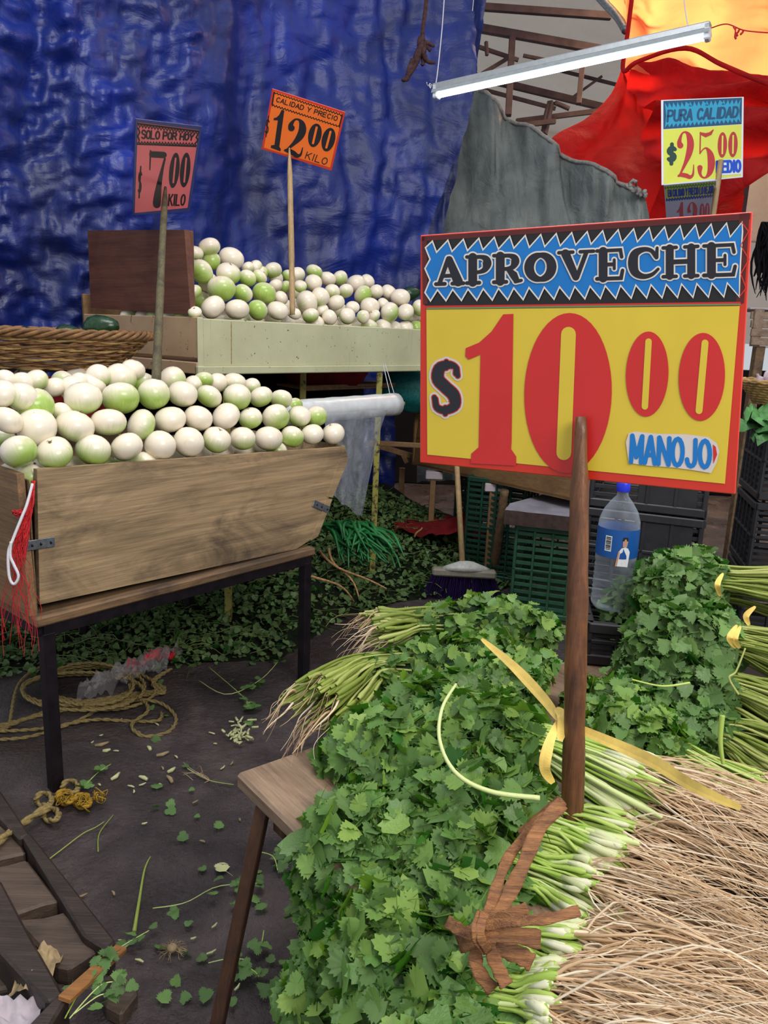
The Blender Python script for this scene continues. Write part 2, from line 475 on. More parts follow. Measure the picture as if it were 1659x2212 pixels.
def flat(name, col, rough=.35):
    n = N(name); v = n.coord(); f = n.noise(v, 9, 3); c = lin(col); d = tuple(x * .93 for x in c[:3]) + (1,)
    n.set(Base_Color=n.ramp(f, [(.3, d), (.7, c)]), Roughness=rough); return n.m
for k, col in dict(s_red='#d8331f', s_digit='#d42a28', s_yellow='#e4c53a', s_blue='#0f78c8', s_black='#1e1c1c', s_white='#e6dcd2', s_maroon='#5e1c1a', s_green='#2c6a3a',
                   s_letter='#211f27', p_pink='#ff7f86', p_border='#3a4688', o_orange='#f4742a', o_border='#cf3a26', c_cyan='#2f9cc4', c_navy='#1f4f74', c_yellow='#d9df58', c_red='#b93436', c_blue='#1550c8',
                   c_white='#dfe3ea', c_lav='#c9cdf0', c_pink='#d8586e', l_green='#4f9a5c', dg='#27453e', s_stick='#ddd0cc', lab_blue='#14509a', skin='#b98f78', cap_blue='#1a2fd0').items():
    M[k] = flat(k, col)  # printed inks
n_ = N('tube_light'); em = n_('ShaderNodeEmission'); em.inputs[0].default_value = (.82, 1.0, .97, 1); em.inputs[1].default_value = 9.0
n_.l(em.outputs[0], n_.out.inputs[0]); M['tube_light'] = n_.m

# ------------------------------------------------------------------ flat print on signs: strokes and polygons laid on the sign's plane
class Sign:
    def __init__(s, name, label, corners, dist, thick, board_mat, group=None):
        """corners TL,TR,BR,BL as seen; the depths that make them a parallelogram are solved, scaled so TL is at dist"""
        r = [ray(*c) for c in corners]
        A = np.stack([r[1], -r[2], r[3]], 1); d = np.linalg.solve(A, r[0] * 1.0) * dist
        s.c = [CO + r[0] * dist, CO + r[1] * d[0], CO + r[2] * d[1], CO + r[3] * d[2]]
        s.ex = s.c[1] - s.c[0]; s.ey = s.c[3] - s.c[0]; s.n = U(np.cross(s.ey, s.ex))
        if np.dot(s.n, CO - s.c[0]) < 0: s.n = -s.n
        s.root = thing(name, (s.c[2] + s.c[3]) / 2, label, 'sign', group)
        mb = MW(); bevel_box(mb, s.c[3] - s.n * thick, s.ex, -s.ey, s.n * thick, .0012)
        s.board = mb.build('sign_board', board_mat, s.root, False)
        s.px = np.linalg.norm(s.ex) / math.hypot(corners[1][0] - corners[0][0], corners[1][1] - corners[0][1])
    def P(s, px, py, layer=1):
        return PL(px, py, s.c[0] + s.n * .0005 * layer, s.n)
    def poly(s, pts, mat, name, layer=1, parent=None):
        W = [s.P(x, y, layer) for x, y in pts]
        t = tessellate_polygon([[Vector((x, y, 0)) for x, y in pts]])
        mb = MW(); mb.add(W, [tuple(q) for q in t]); return mb.build(name, mat, parent or s.root, False)
    def strokes(s, L, mat, name, layer, grow=0., parent=None):
        """L: list of strokes, each list of (px, py, width px); drawn as ribbons with round joints"""
        mb = MW()
        for si, st in enumerate(L):
            P = [np.array(q[:2], float) for q in st]; Wd = [q[2] / 2 + grow for q in st]; ly = layer + .07 * (si % 9)
            keep = [0] + [k for k in range(1, len(P)) if np.hypot(*(P[k] - P[k - 1])) > 1e-3]; P = [P[k] for k in keep]; Wd = [Wd[k] for k in keep]
            n_ = len(P)
            if n_ < 2: continue
            closed = n_ > 3 and np.hypot(*(P[0] - P[-1])) < .05
            T_ = [(P[k + 1] - P[k]) / np.hypot(*(P[k + 1] - P[k])) for k in range(n_ - 1)]
            V_ = []
            for k in range(n_):
                a = T_[k - 1] if k > 0 else (T_[-1] if closed else T_[0]); b = T_[k] if k < n_ - 1 else (T_[0] if closed else T_[-1])
                m_ = a + b; l = np.hypot(*m_); m_ = m_ / l if l > 1e-6 else a
                nn = np.array([-m_[1], m_[0]]); c_ = max(abs(np.dot(nn, [-a[1], a[0]])), .55)
                V_ += [P[k] + nn * Wd[k] / c_, P[k] - nn * Wd[k] / c_]
            F_ = [(2 * k, 2 * k + 1, 2 * k + 3, 2 * k + 2) for k in range(n_ - 1)]
            if not closed:
                for k, t_, sg in ((0, -T_[0], 0), (n_ - 1, T_[-1], 1)):
                    nn = np.array([-t_[1], t_[0]]); o_ = len(V_)
                    V_ += [P[k] + Wd[k] * (nn * math.cos(x) + t_ * math.sin(x)) for x in np.linspace(0, math.pi, 9)]; F_.append(tuple(range(o_, o_ + 9)))
            mb.add([s.P(x, y, ly) for x, y in V_], F_)
        return mb.build(name, mat, parent or s.root, False)


def arc(cx, cy, rx, ry, a0, a1, n=9, w=None):
    out = []
    for i in range(n):
        a = math.radians(a0 + (a1 - a0) * i / (n - 1)); p = (cx + rx * math.cos(a), cy + ry * math.sin(a))
        out.append(p if w is None else p + (w(a) if callable(w) else w,))
    return out


SANS = {
 'A': [[(0, 0), (.5, 1), (1, 0)], [(.2, .32), (.8, .32)]], 'C': [arc(.55, .5, .5, .5, 45, 315, 12)],
 'D': [[(0, 0), (0, 1), (.45, 1)] + arc(.45, .5, .5, .5, 80, -80, 8) + [(.45, 0), (0, 0)]],
 'E': [[(.9, 1), (0, 1), (0, 0), (.9, 0)], [(0, .52), (.8, .52)]], 'I': [[(.5, 0), (.5, 1)]],
 'H': [[(0, 0), (0, 1)], [(1, 0), (1, 1)], [(0, .52), (1, .52)]],
 'J': [[(.9, 1), (.9, .3)] + arc(.5, .25, .4, .25, 0, -180, 7)], 'K': [[(0, 0), (0, 1)], [(.95, 1), (0, .4)], [(.3, .6), (1, 0)]],
 'L': [[(0, 1), (0, 0), (.9, 0)]], 'M': [[(0, 0), (0, 1), (.5, .2), (1, 1), (1, 0)]], 'N': [[(0, 0), (0, 1), (1, 0), (1, 1)]],
 'O': [arc(.5, .5, .5, .5, 0, 360, 17)], 'P': [[(0, 0), (0, 1), (.55, 1)] + arc(.55, .74, .42, .26, 80, -80, 7) + [(0, .48)]],
 'R': [[(0, 0), (0, 1), (.55, 1)] + arc(.55, .75, .42, .25, 80, -80, 7) + [(0, .5)], [(.5, .5), (1, 0)]],
 'S': [[(.95, .8)] + arc(.5, .75, .45, .25, 40, 250, 8) + arc(.5, .26, .47, .26, 80, -150, 8)],
 'U': [[(0, 1), (0, .35)] + arc(.5, .32, .5, .32, 180, 360, 8) + [(1, 1)]], 'V': [[(0, 1), (.5, 0), (1, 1)]],
 'Y': [[(0, 1), (.5, .48), (1, 1)], [(.5, .48), (.5, 0)]],
 '$': [[(.95, .78)] + arc(.5, .7, .45, .2, 40, 250, 8) + arc(.5, .3, .47, .21, 80, -150, 8), [(.5, -.12), (.5, 1.12)]],
}
FAT = {
 'A': [[(.2, .1, .15), (.47, .92, .15)], [(.5, .88, .24), (.78, .12, .33)], [(.3, .33, .13), (.65, .33, .13)], [(.08, .06, .13), (.36, .06, .13)], [(.6, .06, .13), (.95, .06, .13)]],
 'P': [[(.3, .08, .3), (.3, .92, .3)], [(.3, .92, .14), (.62, .92, .14), (.8, .84, .24), (.84, .68, .3), (.76, .5, .2), (.56, .42, .13), (.35, .42, .13)], [(.08, .06, .13), (.55, .06, .13)], [(.08, .94, .12), (.4, .94, .12)]],
 'R': [[(.28, .08, .3), (.28, .92, .3)], [(.3, .92, .14), (.58, .92, .14), (.74, .84, .24), (.77, .7, .28), (.68, .54, .18), (.5, .49, .13), (.35, .49, .13)], [(.55, .46, .16), (.72, .28, .27), (.8, .12, .22)], [(.07, .06, .13), (.48, .06, .13)], [(.78, .06, .13), (.97, .09, .11)], [(.07, .94, .12), (.4, .94, .12)]],
 'O': [arc(.5, .5, .35, .39, 0, 360, 25, lambda a: .17 + .16 * abs(math.cos(a)))],
 'V': [[(.22, .9, .3), (.5, .14, .24)], [(.78, .9, .15), (.53, .12, .15)], [(.04, .94, .12), (.42, .94, .12)], [(.62, .94, .12), (.98, .94, .12)]],
 'E': [[(.3, .08, .3), (.3, .92, .3)], [(.1, .94, .12), (.86, .94, .12), (.9, .72, .12)], [(.3, .5, .13), (.62, .5, .13)], [(.66, .64, .1), (.66, .36, .1)], [(.1, .06, .13), (.88, .06, .13), (.93, .3, .12)]],
 'C': [[(.86, .7, .16), (.72, .88, .14), (.5, .92, .17), (.26, .8, .28), (.2, .5, .34), (.27, .22, .28), (.5, .09, .18), (.75, .14, .13), (.93, .3, .1)], [(.9, .95, .1), (.88, .66, .14)]],
 'H': [[(.22, .08, .27), (.22, .92, .27)], [(.78, .08, .27), (.78, .92, .27)], [(.2, .5, .16), (.8, .5, .16)]] + [[(x, y, .12), (x + .34, y, .12)] for x in (.05, .61) for y in (.06, .94)],
 '2': [[(.22, .7, .3), (.17, .78, .2), (.3, .93, .09), (.5, .96, .1), (.68, .88, .26), (.76, .72, .34), (.68, .53, .3), (.48, .33, .17), (.22, .12, .08)], [(.14, .09, .1), (.3, .11, .2), (.55, .09, .22), (.75, .06, .18), (.9, .12, .1), (.93, .3, .04)]],
 '3': [[(.2, .75, .25), (.3, .92, .1), (.5, .96, .1), (.7, .85, .25), (.68, .65, .25), (.45, .53, .08)], [(.45, .53, .08), (.7, .42, .28), (.75, .22, .3), (.5, .04, .1), (.25, .1, .12), (.2, .22, .25)]],
 '5': [[(.22, .94, .06), (.2, .52, .06)], [(.24, .92, .12), (.5, .88, .2), (.75, .91, .16), (.9, .98, .05)], [(.2, .52, .05), (.36, .6, .06), (.55, .62, .1), (.74, .5, .3), (.8, .32, .36), (.72, .14, .26), (.5, .04, .1), (.3, .06, .1), (.2, .14, .16), (.2, .24, .26)]],
 '7': [[(.14, .92, .36), (.84, .92, .36)], [(.02, .98, .08), (.0, .66, .06)], [(.93, .86, .1), (.76, .66, .16), (.58, .4, .3), (.48, .15, .44), (.47, .08, .42)]],
}
ONE = [(.02, .74), (.03, .69), (.4, .72), (.4, .1), (.12, .06), (.12, 0), (1, 0), (1, .06), (.84, .1), (.84, 1), (.6, 1), (.45, .86), (.25, .78)]


def put_text(sg, text, p0t, p1t, p0b, p1b, wt, mat, name, layer=2, font='sans', gap=.16, space=.5, outline=None, italic=0., spans=None, boxes=None, narrow=None):
    """text between a top line p0t-p1t and a bottom line p0b-p1b (photo pixels on the sign plane)"""
    n = len(text); wd = [space if ch == ' ' else (.35 if ch == 'I' and font == 'sans' else 1.) for ch in text]
    tot = sum(wd) + gap * (n - 1); x = 0; L = []; polys = []
    T = lambda u, v: (np.array(p0b) * (1 - v) + np.array(p0t) * v) * (1 - u) + (np.array(p1b) * (1 - v) + np.array(p1t) * v) * u
    hpx = np.linalg.norm(np.array(p0t) - p0b)
    for k, ch in enumerate(text):
        if boxes: u0, u1 = boxes[k]
        else: u0, u1 = x / tot, (x + wd[k]) / tot
        x += wd[k] + gap
        if ch == ' ': continue
        def m(q):
            v = q[1]; uu = u0 + (u1 - u0) * (q[0] if not (ch == 'I' and font == 'sans') else .5)
            pt = T(uu, v); return (pt[0] + italic * (v - .5) * hpx, pt[1])
        if ch == '1':
            polys.append([m(q) for q in ONE]); continue
        if ch == '0':
            L0 = [m((.5 + .5 * math.cos(a), .5 + .5 * math.sin(a))) for a in np.linspace(0, 2 * math.pi, 36)[:-1]]
            polys.append(L0); polys.append(('slot', m((.5, .16)), m((.5, .84)), abs(u1 - u0) * np.linalg.norm(np.array(p1b) - p0b) * .17)); continue
        bw = abs(u1 - u0) * np.linalg.norm(np.array(p1b) - p0b)
        for st in (FAT if font == 'fat' else SANS)[ch]:
            q_ = [m(q) + ((q[2] * (bw * 1.05 if ch in '2357' else hpx) if len(q) > 2 else wt * hpx),) for q in st]
            if font == 'fat' and len(q_) >= 5 and ch != 'E': q_ = [tuple(q) for q in smooth_path(q_, 5 * len(q_))]
            if font == 'sans' and ch in 'MNAVKY': L += [[a, b] for a, b in zip(q_, q_[1:])]
            else: L.append(q_)
    if L:
        if outline: sg.strokes(L, outline[0], 'letter_outline', layer, outline[1]); layer += 1
        sg.strokes(L, mat, name, layer)
    return polys


def put_polys(sg, polys, mat, bg, layer=2):
    for q in polys:
        if q[0] == 'slot': sg.strokes([[q[1] + (q[3],), q[2] + (q[3],)]], bg, 'digit_counter', layer + 1)
        else: sg.poly(q, mat, 'digit', layer)


def lerp2(a, b, t): return (a[0] + (b[0] - a[0]) * t, a[1] + (b[1] - a[1]) * t)


def teeth(a0, a1, b0, b1, n):
    """zigzag from a0 to a1 (tips) with valleys on line b0-b1"""
    out = []
    for i in range(n):
        out.append(lerp2(a0, a1, i / n)); out.append(lerp2(b0, b1, i / (n - 1)))
    out.append(a1); return out


def stake(name, label, pts, rads, mat, tip=0., group=None, flat_=.75, n=10):
    """wooden stake along world points, whittled flat towards its last point"""
    o = thing(name, pts[0], label, 'stake', group); mb = MW()
    k_ = len(pts) - 1; pts = [np.array(p) * .12 + (np.array(pts[0]) * (1 - i / k_) + np.array(pts[-1]) * (i / k_)) * .88 if 0 < i < k_ else p for i, p in enumerate(pts)]   # stakes are nearly straight
    P = smooth_path(pts, 18); R_ = np.interp(np.linspace(0, 1, 18), np.linspace(0, 1, len(rads)), rads)
    R_ = R_ * (1 + .05 * RNG.normal(0, 1, 18)); tube(mb, P, R_, n)
    mb.build('stake_shaft', mat, o); return o

# ================================================================== SETTING
UD = U([.641, .768, 0]); VD = U([-.768, .641, 0])        # along and away from the onion stalls' fronts

# floor: slabs with open joints, as structure parts
def rgrid(mb, x0, x1, y0, y1, z, n=60, amp=.012, m=None):
    m = m or n
    sheet(mb, lambda a, b: (x0 + (x1 - x0) * a, y0 + (y1 - y0) * b, z + amp * fbm((x0 + (x1 - x0) * a) * 2.2, (y0 + (y1 - y0) * b) * 2.2, 3.)), n, m)
mb = MB(); rgrid(mb, -6, 7, -1.2, 12, -.0, 120, .008)
floor = tag(mb.build('floor', M['floor']), 'dark wet stone market floor', kind='structure')

# roof sheet and far wall of the market hall
mb = MB(); sheet(mb, lambda a, b: (-1 + 12 * a, 6.2 + 9 * b, 4.75 - .35 * b + .05 * math.sin(a * 60) + .12 * fbm(a * 5, b * 4)), 120, 24)
tag(mb.build('ceiling', M['roof_sheet']), 'pale sheet roof over the market aisle', kind='structure')
mb = MB(); sheet(mb, lambda a, b: (-2.5 + 9.2 * a, 12.5, 1.5 + 3.2 * b + .03 * math.sin(a * 80)), 60, 8)
tag(mb.build('wall_back', M['roof_sheet']), 'pale sheet end wall beyond the trusses', kind='structure')
mb = MB(); bevel_box(mb, (-2.2, 7.6, 0), (6.2, 0, 0), (0, .08, 0), (0, 0, 1.25), .01)  # near-black panel added in place of the shade behind the stalls
tag(mb.build('shade_wall_rear', M['dark_void']), 'added dark panel standing in for the shade behind the stalls', kind='structure')

def truss(name, label, segs):
    p0 = D(segs[0][0], segs[0][1], segs[0][2])
    o = thing(name, p0, label, None); o['kind'] = 'structure'
    for s_ in segs:
        mb = MW(); bar(mb, D(s_[0], s_[1], s_[2]), D(s_[3], s_[4], s_[5]), s_[6], bev=.003); mb.build('truss_bar', M['truss'], o, False)
truss('roof_beam', 'upper rusty steel roof truss behind the light tube', [
    (1030, 60, 7.5, 1300, 108, 7.5, .07), (1030, 100, 7.6, 1120, 130, 7.6, .035), (1107, 75, 7.5, 1098, 250, 7.5, .06), (1040, 160, 7.6, 1107, 120, 7.6, .035),
    (1040, 15, 7.2, 1320, 35, 7.2, .06), (1262, 100, 7.5, 1250, 225, 7.5, .05), (1050, 90, 7.5, 1052, 120, 7.5, .03), (1130, 120, 7.6, 1230, 140, 7.6, .03)])
truss('roof_beam', 'lower rusty steel roof truss above the grey tarp', [
    (1025, 165, 9., 1380, 250, 9., .07), (1030, 190, 9.1, 1200, 235, 9.1, .04), (1110, 180, 9., 1180, 205, 9., .04), (1200, 150, 9.2, 1340, 185, 9.2, .035),
    (1100, 40, 9., 1103, 80, 9., .03), (1230, 215, 9.1, 1300, 165, 9.1, .03), (1115, 262, 8.5, 1330, 235, 8.5, .05), (1190, 220, 8.3, 1175, 290, 8.3, .06), (1130, 270, 8.2, 1200, 262, 8.2, .05)])
mb = MW(); tube(mb, smooth_path([D(1172, 298, 8.3), D(1180, 245, 8.3), D(1192, 222, 8.3), D(1230, 235, 8.3)], 20), .025, 8); mb.build('bent_pipe', M['truss'], bpy.data.objects['roof_beam.001'])

# ------------------------------------------------------------------ blue tarp
def tarp_point(px, py, extra=0.):
    p1 = PL(px, py, (-1.52, 3.97, 0), VD); p2 = PL(px, py, (-.28, 5.40, 0), U([-.16, 1, 0]))
    a, b = depth(p1), depth(p2)
    if a <= 0: a = 99
    if b <= 0: b = 99
    k = .25; h = max(k - abs(a - b), 0) / k; t = min(a, b) - h * h * k * .25
    return D(px, py, t + extra)


def interp(t, pts):
    for (a, x), (b, y) in zip(pts, pts[1:]):
        if t <= b: return x + (y - x) * (t - a) / (b - a)
    return pts[-1][1]


def tarp_fn(edge, x0, y0, y1, deep, amp, sd):
    def f(a, b):
        py = y0 + (y1 - y0) * b; xr = interp(py, edge); x_ = interp(py, x0) if isinstance(x0, list) else x0
        px = x_ + (xr - x_) * a
        p = tarp_point(px, py, deep)
        s = px / 100.; t = py / 100.
        d = .16 * fbm(s * .55 + sd, t * .12) + .05 * fbm(s * 1.6, t * .35 + sd) + .03 * fbm(s * 1.2 + t * 1.1, t * 2.2 - s * .5, sd) * (1.6 if px < 420 else .6)
        d += .07 * math.sin(s * 1.9 + .5 * math.sin(t) + sd) * (.35 + .4 * max(0, min((px - 350) / 250., 1))) * .6 + .03 * abs(fbm(s * 1.1 + t * .8, t * .9 - s * .6, 6))
        d += .06 * math.exp(-((px - 215 - .25 * (py - 300)) / 60.) ** 2) - .05 * math.exp(-((px - 560 + .05 * py) / 45.) ** 2) + .012 * fbm(s * 5, t * 3.5, 2)
        return p + np.array([.5, -.85, 0]) * d * amp
    return f
e_main = [(-200, 1060), (0, 1022), (230, 996), (450, 936), (660, 884), (800, 860), (1300, 850)]
mb = MB(); sheet(mb, tarp_fn(e_main, -260, -160, 1120, 0, 1., 1.), 150, 150)
blue = tag(mb.build('blue_tarp', M['blue_tarp']), 'large creased blue tarp hanging behind both onion stalls', 'tarp')
mb = MB(); sheet(mb, tarp_fn([(-200, 1085), (0, 1046), (210, 1022), (500, 962), (800, 930), (1000, 900)], [(-200, 960), (300, 930), (700, 800), (1000, 790)], -160, 800, .16, .7, 5.), 30, 110)
tag(mb.build('blue_tarp', M['blue_tarp']), 'narrow blue tarp flap behind the slit at the big tarp\'s edge', 'tarp')
eye = thing('tarp_grommet', tarp_point(934, 413, .05), 'small metal eyelet on the blue tarp flap', 'eyelet')
mb = MW(); c0 = tarp_point(934, 413, .05); tube(mb, [c0 + .014 * (np.array([.8, .4, 0]) * math.cos(a) + np.array([0, 0, 1.]) * math.sin(a)) for a in np.linspace(0, 6.28, 14)], .003, 5); mb.build('ring', M['steel_grey'], eye)
# hem line on the tarp edge
mb = MB(); tube(mb, [tarp_point(interp(y, e_main) + 1, y, -.02) for y in range(-100, 250, 20)], .0028, 4)
tag(mb.build('tarp_hem_cord', M['white_cord']), 'thin pale hem cord down the blue tarp edge', 'cord')
# knotted cloth strip hanging in front of the tarp
o = thing('knotted_rag', D(918, 100, 4.6), 'frayed brown rag rope knotted in front of the blue tarp', 'rag')
mb = MW(); q = 4.6
tube(mb, smooth_path([D(919, -60, q), D(921, 0, q), D(913, 70, q), D(916, 95, q)], 16), .014, 6)
for a, b, r in (((916, 95), (880, 165), .03), ((916, 95), (912, 140), .022), ((916, 92), (938, 100), .016), ((918, 100), (940, 135), .018), ((893, 130), (868, 172), .022), ((910, 80), (930, 110), .02)):
    tube(mb, wob(D(*a, q), D(*b, q), 9, .015), np.linspace(r, r * .5, 9), 6)
mb.build('rag_strip', plain('rag', '#4b3434', .9, 0, .2, .5, 40, .6), o)

# ------------------------------------------------------------------ grey tarp
def gt(a, b):
    top = [(960, 120), (1030, 195), (1100, 255), (1200, 318), (1290, 372), (1350, 400), (1392, 420), (1400, 470)]
    px = 900 + 500 * a; ty = interp(px, top) if px > 960 else 120
    py = ty + (1040 - ty) * b
    p = D(px, py, 5.9 - 1.2 * a)
    d = .12 * fbm(a * 7 + b * 1.5, b * .8, 3) + .08 * math.sin((a * 26 - b * 5) * (1 - b * .3)) * (1 - .6 * a) + .06 * fbm(a * 24 - b * 3, b * 2)
    return p + np.array([0, -1, 0]) * d
mb = MB(); sheet(mb, gt, 90, 70)
tag(mb.build('grey_tarp', M['grey_tarp']), 'dusty grey tarp sagging behind the big price sign', 'tarp')
mb = MB(); tube(mb, [gt(x, -.005) for x in np.linspace(.27, .97, 30)], .014, 6)
for k in range(8): tube(mb, wob(D(1352 + 5 * k, 398 + 3 * k, 4.72), D(1360 + 5 * k, 404 + 2.6 * k + RNG.uniform(0, 9), 4.7), 6, .02), .012, 5)
tag(mb.build('tarp_roll_edge', plain('grey_roll', '#8c8682', .8, 0, .2, .3, 30, .5)), 'rolled frayed top edge of the grey tarp', 'tarp edge')

# ------------------------------------------------------------------ red and orange tarps
def patch(L, R_, nu, nv, fold, name, mat, label, slack=.05, th=None):
    """sheet between two polylines of (px,py,depth)"""
    A = smooth_path([D(*q) for q in L], nv + 1); B = smooth_path([D(*q) for q in R_], nv + 1)
    def f(a, b):
        j = min(int(round(b * nv)), nv); p = A[j] * (1 - a) + B[j] * a
        return p + np.array([0, -1., .2]) * (fold(a, b) + slack * fbm(a * 4 + 3, b * 4, 7))
    mb = MB(); sheet(mb, f, nu, nv); return tag(mb.build(name, M[mat]), label, 'tarp')
# lower red tarp: fans out from the gathers down to the long sagging hem
patch([(1342, 150, 6.2), (1318, 205, 6.2), (1262, 262, 6.2), (1188, 308, 6.2), (1150, 400, 6.2), (1180, 560, 6.2)],
      [(1352, 150, 6.0), (1500, 260, 5.7), (1580, 350, 5.5), (1600, 400, 5.4), (1600, 440, 5.4), (1580, 560, 5.4)], 60, 60,
      lambda a, b: .16 * math.sin(a * 11 + b * 3) * b + .06 * math.sin(a * 27 - b * 4) * b, 'red_tarp', 'red_tarp', 'lower red tarp panel hanging in wide folds behind the 25.00 sign')
patch([(1346, 150, 5.9), (1390, 230, 5.6), (1400, 330, 5.5), (1420, 520, 5.3)],
      [(1800, 150, 4.9), (1800, 200, 4.9), (1800, 250, 4.8), (1800, 300, 4.7)], 80, 50,
      lambda a, b: .17 * math.sin(b * 17 - a * 5 + 1) * (.4 + b) + .07 * math.sin(b * 34 - a * 3) + .06 * math.exp(-((a - .2) / .06) ** 2), 'red_tarp', 'red_tarp', 'right red tarp swag with diagonal folds running off the frame')
patch([(1372, -120, 5.5), (1362, 0, 5.6), (1352, 70, 5.7), (1344, 160, 5.8)],
      [(1850, -220, 4.7), (1850, 0, 4.8), (1850, 120, 4.9), (1850, 215, 5.0)], 70, 50,
      lambda a, b: .05 * math.sin(a * 22 + b * 2) + .05 * math.sin(a * 9 - b * 6), 'orange_tarp', 'orange_tarp', 'sunlit orange tarp glowing above the light tube')
mb = MW(); o = thing('tarp_seam', D(1345, 150, 5.1), 'dark red seam strap between orange and red tarps', 'strap')
tube(mb, smooth_path([D(1372, -60, 5.4), D(1356, 70, 5.5), D(1346, 152, 5.6), D(1380, 132, 5.5), D(1480, 104, 5.3), D(1560, 140, 5.15), D(1660, 180, 4.9), D(1780, 205, 4.7)], 50), .016, 6); mb.build('strap', M['red_tarp'], o)
# small white tarp corner with pipe at the top
patch([(1290, -80, 6.), (1300, 0, 6.), (1345, 50, 5.9)], [(1380, -80, 5.5), (1368, 0, 5.5), (1352, 60, 5.6)], 14, 14, lambda a, b: 0, 'pink_tarp', 'orange_tarp', 'pale sunlit tarp corner beside the roof pipe')
o = thing('roof_pipe', D(1300, 0, 5.8), 'curved grey pipe along the orange tarp corner', 'pipe')
mb = MW(); tube(mb, smooth_path([D(1265, -40, 5.9), D(1300, 0, 5.8), D(1335, 38, 5.7), D(1352, 66, 5.6)], 14), .03, 8); mb.build('pipe', M['steel_grey'], o)

# ------------------------------------------------------------------ light tube
Lp, Rp = D(938, 203, 4.5), D(1535, 72, 3.75)
o = thing('light_tube', Lp, 'long lit fluorescent tube in a metal batten hung from cords', 'lamp')
ax = U(Rp - Lp); dn = U(np.array([0, 0, -1.]) - ax * np.dot([0, 0, -1.], ax)); sd = np.cross(ax, dn)
mb = MW(); bevel_box(mb, Lp - dn * .05 - sd * .03, Rp - Lp, sd * .06, dn * .035, .006); mb.build('batten', M['lamp_metal'], o, False)
mb = MW(); sh = [Lp - dn * .02 + sd * s * .03 for s in (-1, 1)]
for s in (-1, 1):
    a = Lp - dn * .018 + sd * s * .03; mb.add([a, a + (Rp - Lp), a + (Rp - Lp) + dn * .022 + sd * s * .012, a + dn * .022 + sd * s * .012], [(0, 1, 2, 3)])
mb.build('reflector', M['lamp_metal'], o, False)
mb = MW(); tube(mb, [Lp + ax * .03 + dn * .012, Rp - ax * .03 + dn * .012], .0155, 12); mb.build('tube', M['tube_light'], o)
for e in (Lp, Rp - ax * .03):
    mb = MW(); bevel_box(mb, e - dn * .045 - sd * .03, ax * .03, sd * .06, dn * .075, .006); mb.build('end_cap', M['c_white'], o, False)
def cord(name, label, pts, r=.0035, mat='white_cord', n=24, cat='cord'):
    o = thing(name, pts[0], label, cat); mb = MW(); tube(mb, smooth_path(pts, n), r, 6); mb.build('strand', M[mat], o); return o
c = cord('hanging_string', 'white cord holding the light tube\'s left end', [D(962, -40, 4.5), D(955, 60, 4.5), D(944, 165, 4.5), D(938, 190, 4.5)])
mb = MW()
for k in range(5): tube(mb, wob(D(938, 190, 4.5), D(922 + 9 * k, 178 + 6 * k, 4.48), 8, .012), .003, 5)
mb.build('knot', M['white_cord'], c)
cord('hanging_string', 'pinkish cord holding the light tube\'s right end', [D(1474, -40, 3.85), D(1480, 20, 3.85), D(1487, 62, 3.85)], .003)
c = cord('power_wire', 'thin red wire trailing right from the light tube', [D(1538, 60, 3.7), D(1570, 52, 3.6), D(1610, 66, 3.5), D(1680, 72, 3.4)], .003, 'red_net')
mb = MW()
for a, b in (((1585, 58), (1590, 84)), ((1598, 62), (1593, 78)), ((1606, 64), (1600, 74))): tube(mb, wob(D(*a, 3.55), D(*b, 3.55), 5, .004), .005, 6)
mb.build('wire_joint', M['red_net'], c)

# ================================================================== BACK CRATE STALL
A0, A1, A2 = D(430, 686, 3.27), D(908, 695, 4.36), D(197, 665, 3.95)      # rim corners seen
K0 = np.array([-.80, 3.27, 1.48]); KL = 1.85; KW = .93; KZ0 = 1.285; KZ1 = 1.485
stall = thing('crate_stall', (K0[0], K0[1], 0), 'cream painted wooden crate stall on posts under the blue tarp', 'stall')
def pk(u, v, z): return np.array([K0[0], K0[1], 0]) + UD * u + VD * v + np.array([0, 0, z])
def brd(name, p, ex, ey, ez, mat, par, b=.004, lab=None):
    mb = MW(); bevel_box(mb, p, ex, ey, ez, b); o_ = mb.build(name, M[mat], par, False)
    if lab: o_['label'] = lab
    return o_
Z = np.array([0, 0, 1.])
brd('front_board', pk(.012, -.0, KZ0), UD * KL, VD * .02, Z * (KZ1 - KZ0), 'cream_paint', stall)
brd('front_board', pk(.17, -.002, KZ0 + .012), UD * .004, VD * .004, Z * (KZ1 - KZ0 - .02), 'tip_brown', stall)
brd('side_board', pk(0, 0, KZ0 + .035), UD * .02, VD * KW, Z * (KZ1 - KZ0 - .03), 'cream_paint_worn', stall, lab='worn tan side board')
brd('corner_strip', pk(-.004, -.004, KZ0), UD * .03, VD * .01, Z * (KZ1 - KZ0 + .004), 'cream_paint', stall)
brd('base_board', pk(-.01, -.012, KZ0 - .03), UD * KL, VD * .03, Z * .035, 'cream_paint', stall)
brd('base_board', pk(-.01, -.0, KZ0 - .03), UD * .03, VD * KW, Z * .05, 'cream_paint_worn', stall)
brd('bottom_board', pk(0, 0, KZ0 - .01), UD * KL, VD * KW, Z * .02, 'stall_wood', stall)
brd('back_board', pk(0, KW - .02, KZ0), UD * KL, VD * .02, Z * .3, 'stall_wood', stall)
brd('side_board', pk(KL - .02, 0, KZ0), UD * .02, VD * KW, Z * .2, 'cream_paint', stall)
for px_, v_, m_ in ((490, .08, 'yellow_post'), (655, .35, 'yellow_post'), (820, .02, 'yellow_post')):
    q = PL(px_, 810, pk(0, v_, 0), VD); mb = MW(); bevel_box(mb, (q[0] - .016, q[1] - .016, 0), (.032, 0, 0), (0, .032, 0), (0, 0, KZ0 - .01), .003)
    mb.build('post', M[m_], stall, False)
q = PL(820, 960, pk(0, .02, 0), VD)
